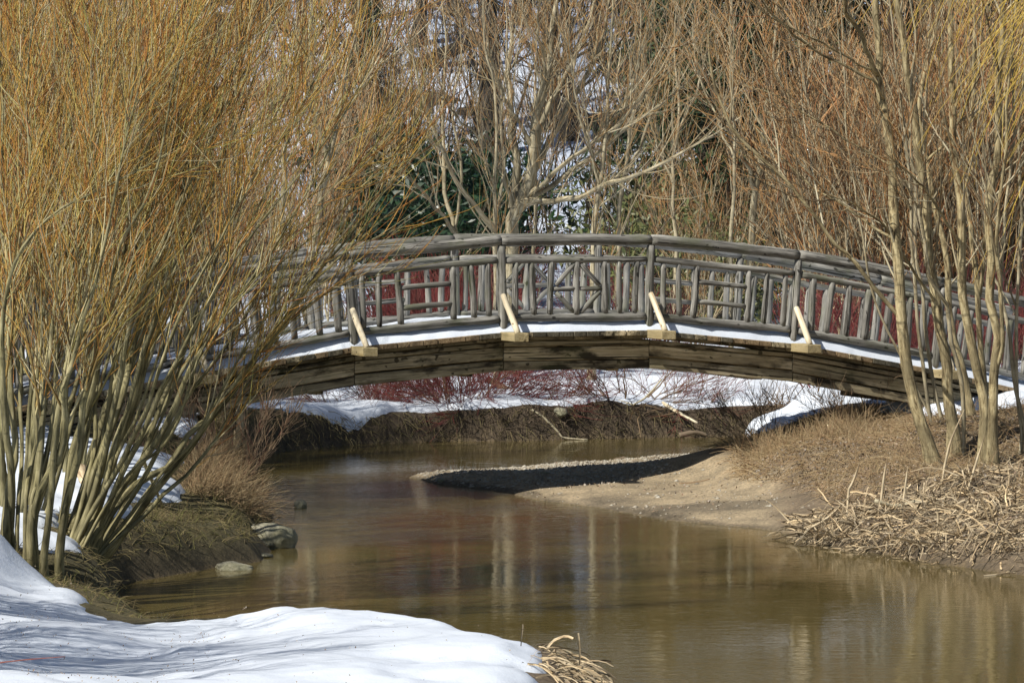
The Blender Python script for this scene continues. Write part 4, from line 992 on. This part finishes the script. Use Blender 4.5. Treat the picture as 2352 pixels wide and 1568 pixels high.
tag(mb.build('snow_litter', M['leaf_litter'], smooth=False), 'tiny brown bark and leaf bits scattered on the near snow', 'litter', kind='stuff')
# gravel
C, d = scatter(26000, -1.6, 4, 38.5, 49, rng, lambda X, Y, z, d, h, m_: (d > .02) & (z < .30) & ((Y > 43.2 + X * .1 + .4 * rng.randn(len(X))) | (rng.rand(len(X)) < .05)) & (h < .5))
ico_v = np.array([(1,0,0),(-1,0,0),(0,1,0),(0,-1,0),(0,0,1),(0,0,-1)]); ico_f = [(0,2,4),(2,1,4),(1,3,4),(3,0,4),(2,0,5),(1,2,5),(3,1,5),(0,3,5)]
n = len(C); sz = .009 + .024 * rng.rand(n, 1, 1) ** 3
V = C[:, None, :] + ico_v[None] * sz * rng.uniform(.6, 1.3, (n, 1, 3)) * np.array([1.2, 1.2, .7])
mb = MB(); mb.add(V.reshape(-1, 3), (np.array(ico_f)[None] + 6 * np.arange(n)[:, None, None]).reshape(-1, 3))
tag(mb.build('gravel', M['pebble']), 'small pale pebbles strewn over the gravel bar', 'gravel', kind='stuff')
# leaf litter on the right bank
C, d = scatter(52000, 2.4, 9.5, 33, 45.5, rng, lambda X, Y, z, d, h, m_: (d > .25) & (m_ < .02) & (h + .2 * fbm(X, Y, .7, 4) > .26) & (X > 2.7))
C[:, 2] += .010; mb = MB(); leaf_cards(mb, C + rng.randn(len(C), 3) * .008, np.array([[0, 0, 1.]]), .019, rng, .6)
C2, d2 = scatter(2600, -1, 3.6, 37, 47.5, rng, lambda X, Y, z, d, h, m_: (d > .05) & (h < .5) & (fbm(X, Y, .6, 3) > .05)); C2[:, 2] += .008; leaf_cards(mb, C2, np.array([[0, 0, 1.]]), .022, rng, .5)
tag(mb.build('leaf_litter', M['leaf_litter'], smooth=False), 'brown fallen leaves carpeting the right bank', 'leaves', kind='stuff')
def blades(C, L, rng, mat, name, label, up=1.0, side=.8, trop=-.12, r=.003, K=5, wander=.12, dirb=(0, 0, 0), cat='grass'):
    n = len(C); dd = np.stack([rng.randn(n) * side + dirb[0], rng.randn(n) * side + dirb[1], np.abs(rng.randn(n)) * up + .15 + dirb[2]], -1)
    P = poly(C, dd, L[0] + (L[1] - L[0]) * rng.rand(n), K, trop, wander, rng)
    if trop < 0: P[:, :, 2] = np.maximum(P[:, :, 2], ground(P[:, :, 0].ravel(), P[:, :, 1].ravel()).reshape(n, K) + .004)
    mb = MB(); tubes(mb, P, r * rng.uniform(.6, 1.4, (n, 1)) * np.linspace(1.2, .4, K), 3)
    return tag(mb.build(name, M[mat]), label, cat, kind='stuff')
C, d = scatter(30000, 2.4, 8, 35, 45.5, rng, lambda X, Y, z, d, h, m_: (d > .35) & (m_ < .03) & (h + .1 * fbm(X, Y, .5, 3) > .27) & (X > 2.7) & (fbm(X, Y, 1.0, 3) + .55 * ((Y > 38.5) & (X < 5)) > .05))
blades(C, (.10, .38), rng, 'straw', 'dry_grass', 'matted dry tan grass over the right bank', .5, 1.0, -.18)
C, d = scatter(1500, 2.8, 4.4, 41.8, 43.6, rng, lambda X, Y, z, d, h, m_: (d > .2) & (m_ < .03))
blades(C, (.15, .38), rng, 'straw', 'tall_dry_grass', 'taller wiry dead grass beside the snow mound', 1.0, .6, -.06, .0028)
C, d = scatter(34000, -5.2, -2.3, 27.2, 50, rng, lambda X, Y, z, d, h, m_: (d > .12) & (d < 1.3) & (m_ < .03) & (z > .10))
C = C[rng.rand(len(C)) < np.where(C[:, 1] < 31.5, .35, np.where(C[:, 1] < 36, .75, 1))]; k = rng.rand(len(C)) < np.where(C[:, 1] < 37, .7, .4)
blades(C[k], (.05, .16), rng, 'green_grass', 'mossy_grass', 'short mossy green grass on the left bank', .8, .8, -.12, .003)
blades(C[~k], (.10, .34), rng, 'hang_grass', 'bank_grass', 'long dull grass hanging over the left bank', .4, .8, -.22, .003, dirb=(.7, 0, 0))
C, d = scatter(5000, -3.5, -2.7, 36, 40.5, rng, lambda X, Y, z, d, h, m_: (d > .02) & (d < .8))
blades(C, (.2, .6), rng, 'straw', 'tall_dry_grass', 'tall tan dead grass overhanging the left creek edge', .8, .8, -.10, .0025, dirb=(.5, -.2, .2))
C, d = scatter(30000, -4.8, 5, 49.5, 55.5, rng, lambda X, Y, z, d, h, m_: (d > -.10) & (d < .26) & (Y > 50))
k = rng.rand(len(C)) < .25 + .3 * (C[:, 0] < -1)
blades(C[k], (.15, .36), rng, 'hang_grass', 'bank_grass', 'dull grass curtain hanging down the far bank', .12, .8, -.3, .0045, dirb=(.2, -1.2, -.1))
k2 = ~k & (C[:, 0] > -1.5)
blades(C[k2], (.1, .32), rng, 'debris', 'bank_debris', 'dark roots, twigs and flood debris along the far bank', .3, 1.0, -.04, .0055, wander=.45, dirb=(.2, -.5, 0), cat='debris')
C, d = scatter(3600, -1, 4.5, 52.5, 54.8, rng, lambda X, Y, z, d, h, m_: (d > .1) & (d < .6) & (fbm(X, Y, .8, 2) > -.05))
blades(C, (.25, .85), rng, 'brown_twig', 'flood_twigs', 'tangle of grey brown twigs caught on the far bank', .5, 1.0, .0, .006, wander=.3, dirb=(.4, -.2, 0), cat='debris')

# ---------------------------------------------------------------- broken cattail clumps
def ribbon(mb, P, W, rng):
    """P (N,K,3), flat leaves folded along the middle"""
    T = nrm(np.gradient(P, axis=1)); S = nrm(np.cross(T, nrm(rng.randn(len(P), 1, 3)) + np.array([0, 0, .3])))
    Nn = np.cross(T, S)
    w = W[:, :, None]
    V = np.stack([P - S * w, P + Nn * w * .35, P + S * w], 2); n, K = P.shape[:2]
    s = np.cumsum(np.ones((n, K)) * .05, 1) + np.arange(n)[:, None] * 3.7
    G = np.stack([np.broadcast_to(s[:, :, None], (n, K, 3)), V[..., 0] * 0 + np.array([-1, 0, 1]) * w + np.arange(n)[:, None, None] * .3, V[..., 0] * 0], -1)
    base = (np.arange(n) * K * 3)[:, None, None]; k = (np.arange(K - 1) * 3)[None, :, None]; j = np.arange(2)[None, None, :]
    q = np.stack(np.broadcast_arrays(base + k + j, base + k + j + 1, base + k + j + 4, base + k + j + 3), -1).reshape(-1, 4)
    mb.add(V, q, G=G)
rng = np.random.RandomState(17)
cat_px = [(1880,1180,36.9),(1930,1150,37.2),(1900,1235,36.2),(1990,1130,37.4),(1985,1215,36.3),(2060,1240,35.4),(2110,1270,34.9),(2060,1160,36.8),(2150,1130,37.2),(2130,1210,35.9),(2200,1180,36.3),(2210,1270,34.6),(2290,1290,34.0),(2250,1110,37.4),
          (2310,1230,35.1),(2250,1230,35.3),(2330,1150,36.6),(2160,1290,34.5),(2020,1275,35.3),(1955,1250,35.9),(2340,1300,33.8)]
lab = ['leftmost broken cattail clump at the water edge, pale straw leaves drooping left', None]
for j, (px, py, Yc) in enumerate(cat_px):
    p = at(px, py, Yc); x, y = float(p[0]), float(p[1]); base = np.array([x, y, max(gz(x, y), .0)])
    n = rng.randint(34, 62)
    a = rng.rand(n) * 2 * PI; rr = .22 * np.sqrt(rng.rand(n))
    p0 = np.stack([rr * np.cos(a), rr * np.sin(a), 0 * a], -1)
    d = np.stack([np.cos(a) * 1.1 + rng.randn(n) * .6 - .1, np.sin(a) * 1.1 + rng.randn(n) * .6 - .4, rng.uniform(.15, 1.2, n)], -1)
    L = rng.uniform(.22, .62, n)
    P = poly(p0, d, L, 9, -.10, .10, rng)
    # a sharp fold part way along
    kf = rng.randint(2, 7, n)
    for i in range(n):
        if rng.rand() < .75:
            hinge = P[i, kf[i]].copy(); seg = P[i, kf[i] + 1:] - hinge; ang = rng.uniform(-.8, .8); dn = rng.uniform(.6, 1.6)
            ln = np.linalg.norm(seg, axis=1)[:, None]; dirn = nrm(np.array([math.cos(a[i] + ang), math.sin(a[i] + ang) - .3, -dn])); P[i, kf[i] + 1:] = hinge + dirn * ln
    wP = P + base; g_ = ground(wP[..., 0].ravel(), wP[..., 1].ravel()).reshape(n, 9); P[..., 2] = np.maximum(P[..., 2], np.maximum(g_, -.01) - base[2] + .01 + .05 * rng.rand(n)[:, None])
    W = rng.uniform(.004, .0105, (n, 1)) * np.interp(np.linspace(0, 1, 9), [0, .5, 1], [1, 1, .35])
    mb = MB(); ribbon(mb, P, W, rng)
    o_ = mb.build('cattail_clump', M['reed'], smooth=False); o_.location = base
    tag(o_, 'broken clump of pale straw cattail leaves on the right bank', 'cattail', 'broken cattail clumps on the right bank')
# small loose leaves between them
C, d = scatter(3300, 2.9, 7, 33, 39, rng, lambda X, Y, z, d, h, m_: (d > -.08) & (d < 3.2) & (X > 3.0 + .0 * Y) & (Y < 38.2) & (fbm(X, Y, .9, 3) > -.28))
n = len(C); C[:, 2] = np.maximum(C[:, 2], 0)
P = poly(C + np.array([0, 0, .02]), np.stack([rng.randn(n), rng.randn(n), .25 * rng.randn(n) + .15], -1), rng.uniform(.08, .34, n), 5, -.06, .18, rng)
g_ = ground(P[..., 0].ravel(), P[..., 1].ravel()).reshape(n, 5); P[..., 2] = np.maximum(P[..., 2], np.maximum(g_, 0) + .008)
mb = MB(); ribbon(mb, P, rng.uniform(.004, .010, (n, 1)) * np.ones((1, 5)), rng)
tag(mb.build('reed_litter', M['reed'], smooth=False), 'flattened pale reed leaves littering the right bank', 'reeds', kind='stuff')
# upright broken stalks
for j, (pts, Ys, lab) in enumerate([([(2163,1120),(2170,1070),(2185,1010),(2215,940)], 37.6, 'tall broken reed stalk leaning right beside the trunks'), ([(2070,1185),(2078,1130),(2085,1070)], 36.4, 'upright broken reed stalk in the middle of the cattails'),
      ([(2222,1130),(2240,1070),(2262,1000)], 37.2, 'leaning reed stalk in front of the right trunks'), ([(2022,1165),(2030,1100),(2038,1050)], 36.9, 'short upright reed stalk left of the middle'), ([(1945,1130),(1960,1105),(1975,1060)], 37.3, 'small reed stalk at the left of the cattails'),
      ([(1838,1222),(1900,1190),(1960,1130)], 36.8, 'long straight reed slanting out over the water edge')]):
    q = resample(px_stem(pts, Ys), 9); q[0, 2] = min(q[0, 2], gz(q[0, 0], q[0, 1]))
    mb = MB(); W = (.017 * np.interp(np.linspace(0, 1, 9), [0, .6, 1], [1, .8, .2]))[None]; tubes(mb, (q - q[0])[None], W, 5)
    o_ = mb.build('reed_stalk', M['reed']); o_.location = q[0]; tag(o_, lab, 'reed')

# ---------------------------------------------------------------- driftwood, sticks, scrap
def stick(name, pts, Ys, r, mat, label, cat='stick', rough=.15, ends=None):
    K = 14; q = resample(px_stem(pts, *(Ys if isinstance(Ys, tuple) else (Ys, Ys))), K)
    q[:, 2] = np.maximum(q[:, 2], np.maximum(ground(q[:, 0], q[:, 1]), 0) + r * .4)
    mb = MB(); tubes(mb, (q - q[0])[None], (r * np.linspace(1.1, .6, K))[None], 8, 0, 1 + rough * (rng.rand(1, K, 8) - .5) * 2, caps=True)
    o_ = mb.build(name, M[mat]); o_.location = q[0]; return tag(o_, label, cat)
stick('driftwood', [(1522,925),(1560,948),(1602,971)], (53.9, 53.2), .028, 'fresh_wood', 'bare bleached stick leaning down the far bank', 'driftwood')
stick('log', [(185,1078),(200,1110),(222,1150)], (33.6, 33.0), .06, 'reed', 'short orange tan broken branch stub lying among the willows', 'branch')
stick('fallen_branch', [(1120,870),(1180,900),(1260,918),(1330,930)], (54.9, 54.3), .05, 'brown_twig', 'long brown branch lying on the snow edge under the bridge', 'branch')
stick('fallen_branch', [(1150,905),(1240,925),(1330,948),(1420,940),(1480,915),(1520,870)], (53.9, 53.4), .022, 'pale_branch', 'pale crooked branch arching over the far bank', 'branch')
stick('fallen_branch', [(1220,1000),(1290,1005),(1350,1010)], 52.9, .018, 'pale_branch', 'thin pale stick at the waterline of the far bank', 'stick')
stick('twig', [(-10,1522),(60,1514),(150,1507)], 20.3, .004, 'red_twig', 'thin reddish twig lying on the near snow', 'twig')
stick('driftwood', [(1410,1058),(1435,1052),(1445,1060)], 47.5, .03, 'debris', 'small dark driftwood knot on the back of the gravel bar', 'driftwood')
stick('driftwood', [(1560,1000),(1600,992),(1625,1000)], 52.9, .04, 'debris', 'dark root lump in the shallows under the far bank', 'driftwood')
stick('driftwood', [(1560,1118),(1600,1120),(1630,1112)], 42.5, .012, 'brown_twig', 'thin forked twig on the sand bar', 'twig')
stick('log', [(1795,1215),(1802,1195),(1812,1180)], 38.0, .03, 'debris', 'small black stub standing in the mud at the right water edge', 'stick')
stick('driftwood', [(2010,1150),(2060,1162),(2110,1150),(2160,1160)], (36.6, 36.9), .022, 'pale_branch', 'pale curved branch lying through the cattails', 'branch')
stick('fallen_branch', [(330,1060),(352,1110),(380,1180)], (35.0, 35.4), .02, 'willow_branch', 'drooping dead branch on the left bank', 'branch')
# dry leaf tuft at the tip of the near snow
n = 170; a = rng.rand(n) * 6.28
p0 = np.stack([.40 + .14 * rng.randn(n), 23.4 + .8 * rng.rand(n), 0 * a], -1); p0[:, 2] = np.maximum(ground(p0[:, 0], p0[:, 1]), 0) + .04
P = poly(p0, np.stack([.9 + .5 * rng.randn(n), -.4 + .4 * rng.randn(n), .15 + .3 * np.abs(rng.randn(n))], -1), rng.uniform(.15, .38, n), 7, -.22, .08, rng); P[..., 2] = np.maximum(P[..., 2], .005)
mb = MB(); ribbon(mb, P - p0[0], rng.uniform(.004, .009, (n, 1)) * np.ones((1, 7)), rng); o_ = mb.build('grass_tuft', M['reed'], smooth=False); o_.location = p0[0]
tag(o_, 'tuft of tan dead grass drooping from under the tip of the near snow', 'grass')
# teal plastic scrap
m, nt, b = nmat('teal_plastic'); b.inputs['Base Color'].default_value = (.05, .30, .28, 1); b.inputs['Roughness'].default_value = .4
gx, gy = np.meshgrid(np.linspace(0, 1, 12), np.linspace(0, 1, 8)); c0 = at(1398, 931, 53.6)
V = np.stack([gx * .16, .04 * rng.rand(8, 12), gy * .07 + .02 * rng.rand(8, 12) - .03], -1); ii = np.arange(96).reshape(8, 12)
mb = MB(); mb.add(V.reshape(-1, 3), np.stack([ii[:-1, :-1], ii[:-1, 1:], ii[1:, 1:], ii[1:, :-1]], -1).reshape(-1, 4)); o_ = mb.build('plastic_scrap', m); o_.location = c0
tag(o_, 'crumpled teal plastic scrap caught in the far bank twigs', 'litter')

# ---------------------------------------------------------------- light, world, camera
PHI, ELV = math.radians(39), math.radians(46)
sd = Vector((-math.cos(PHI) * math.cos(ELV), -math.sin(PHI) * math.cos(ELV), math.sin(ELV)))
su = bpy.data.lights.new('sun', 'SUN'); su.energy = 5.0; su.angle = math.radians(.5); su.color = (1, .95, .85)
so = bpy.data.objects.new('sun', su); COL.objects.link(so); so.rotation_euler = (-sd).to_track_quat('-Z', 'Y').to_euler()
w = bpy.data.worlds.new('World'); scene.world = w; w.use_nodes = True
nt = w.node_tree; bg = nt.nodes['Background']; sk = nt.nodes.new('ShaderNodeTexSky'); sk.sky_type = 'NISHITA'; sk.sun_disc = False
sk.sun_elevation = ELV; sk.sun_rotation = math.atan2(sd.x, sd.y); nt.links.new(sk.outputs[0], bg.inputs[0]); bg.inputs[1].default_value = .058; sk.ozone_density = 3.0; sk.air_density = 1.2
cam = bpy.data.cameras.new('camera'); co = bpy.data.objects.new('camera', cam); COL.objects.link(co)
co.location = (0, 0, EYE); co.rotation_euler = (PI / 2 - BETA, 0, 0); cam.lens = 36 * F / 2352; cam.sensor_width = 36; cam.clip_end = 2000; cam.clip_start = .1
scene.camera = co
scene.view_settings.view_transform = 'Standard'; scene.view_settings.look = 'None'; scene.view_settings.exposure = 0
scene.cycles.max_bounces = 6; scene.cycles.diffuse_bounces = 1; scene.cycles.transparent_max_bounces = 12
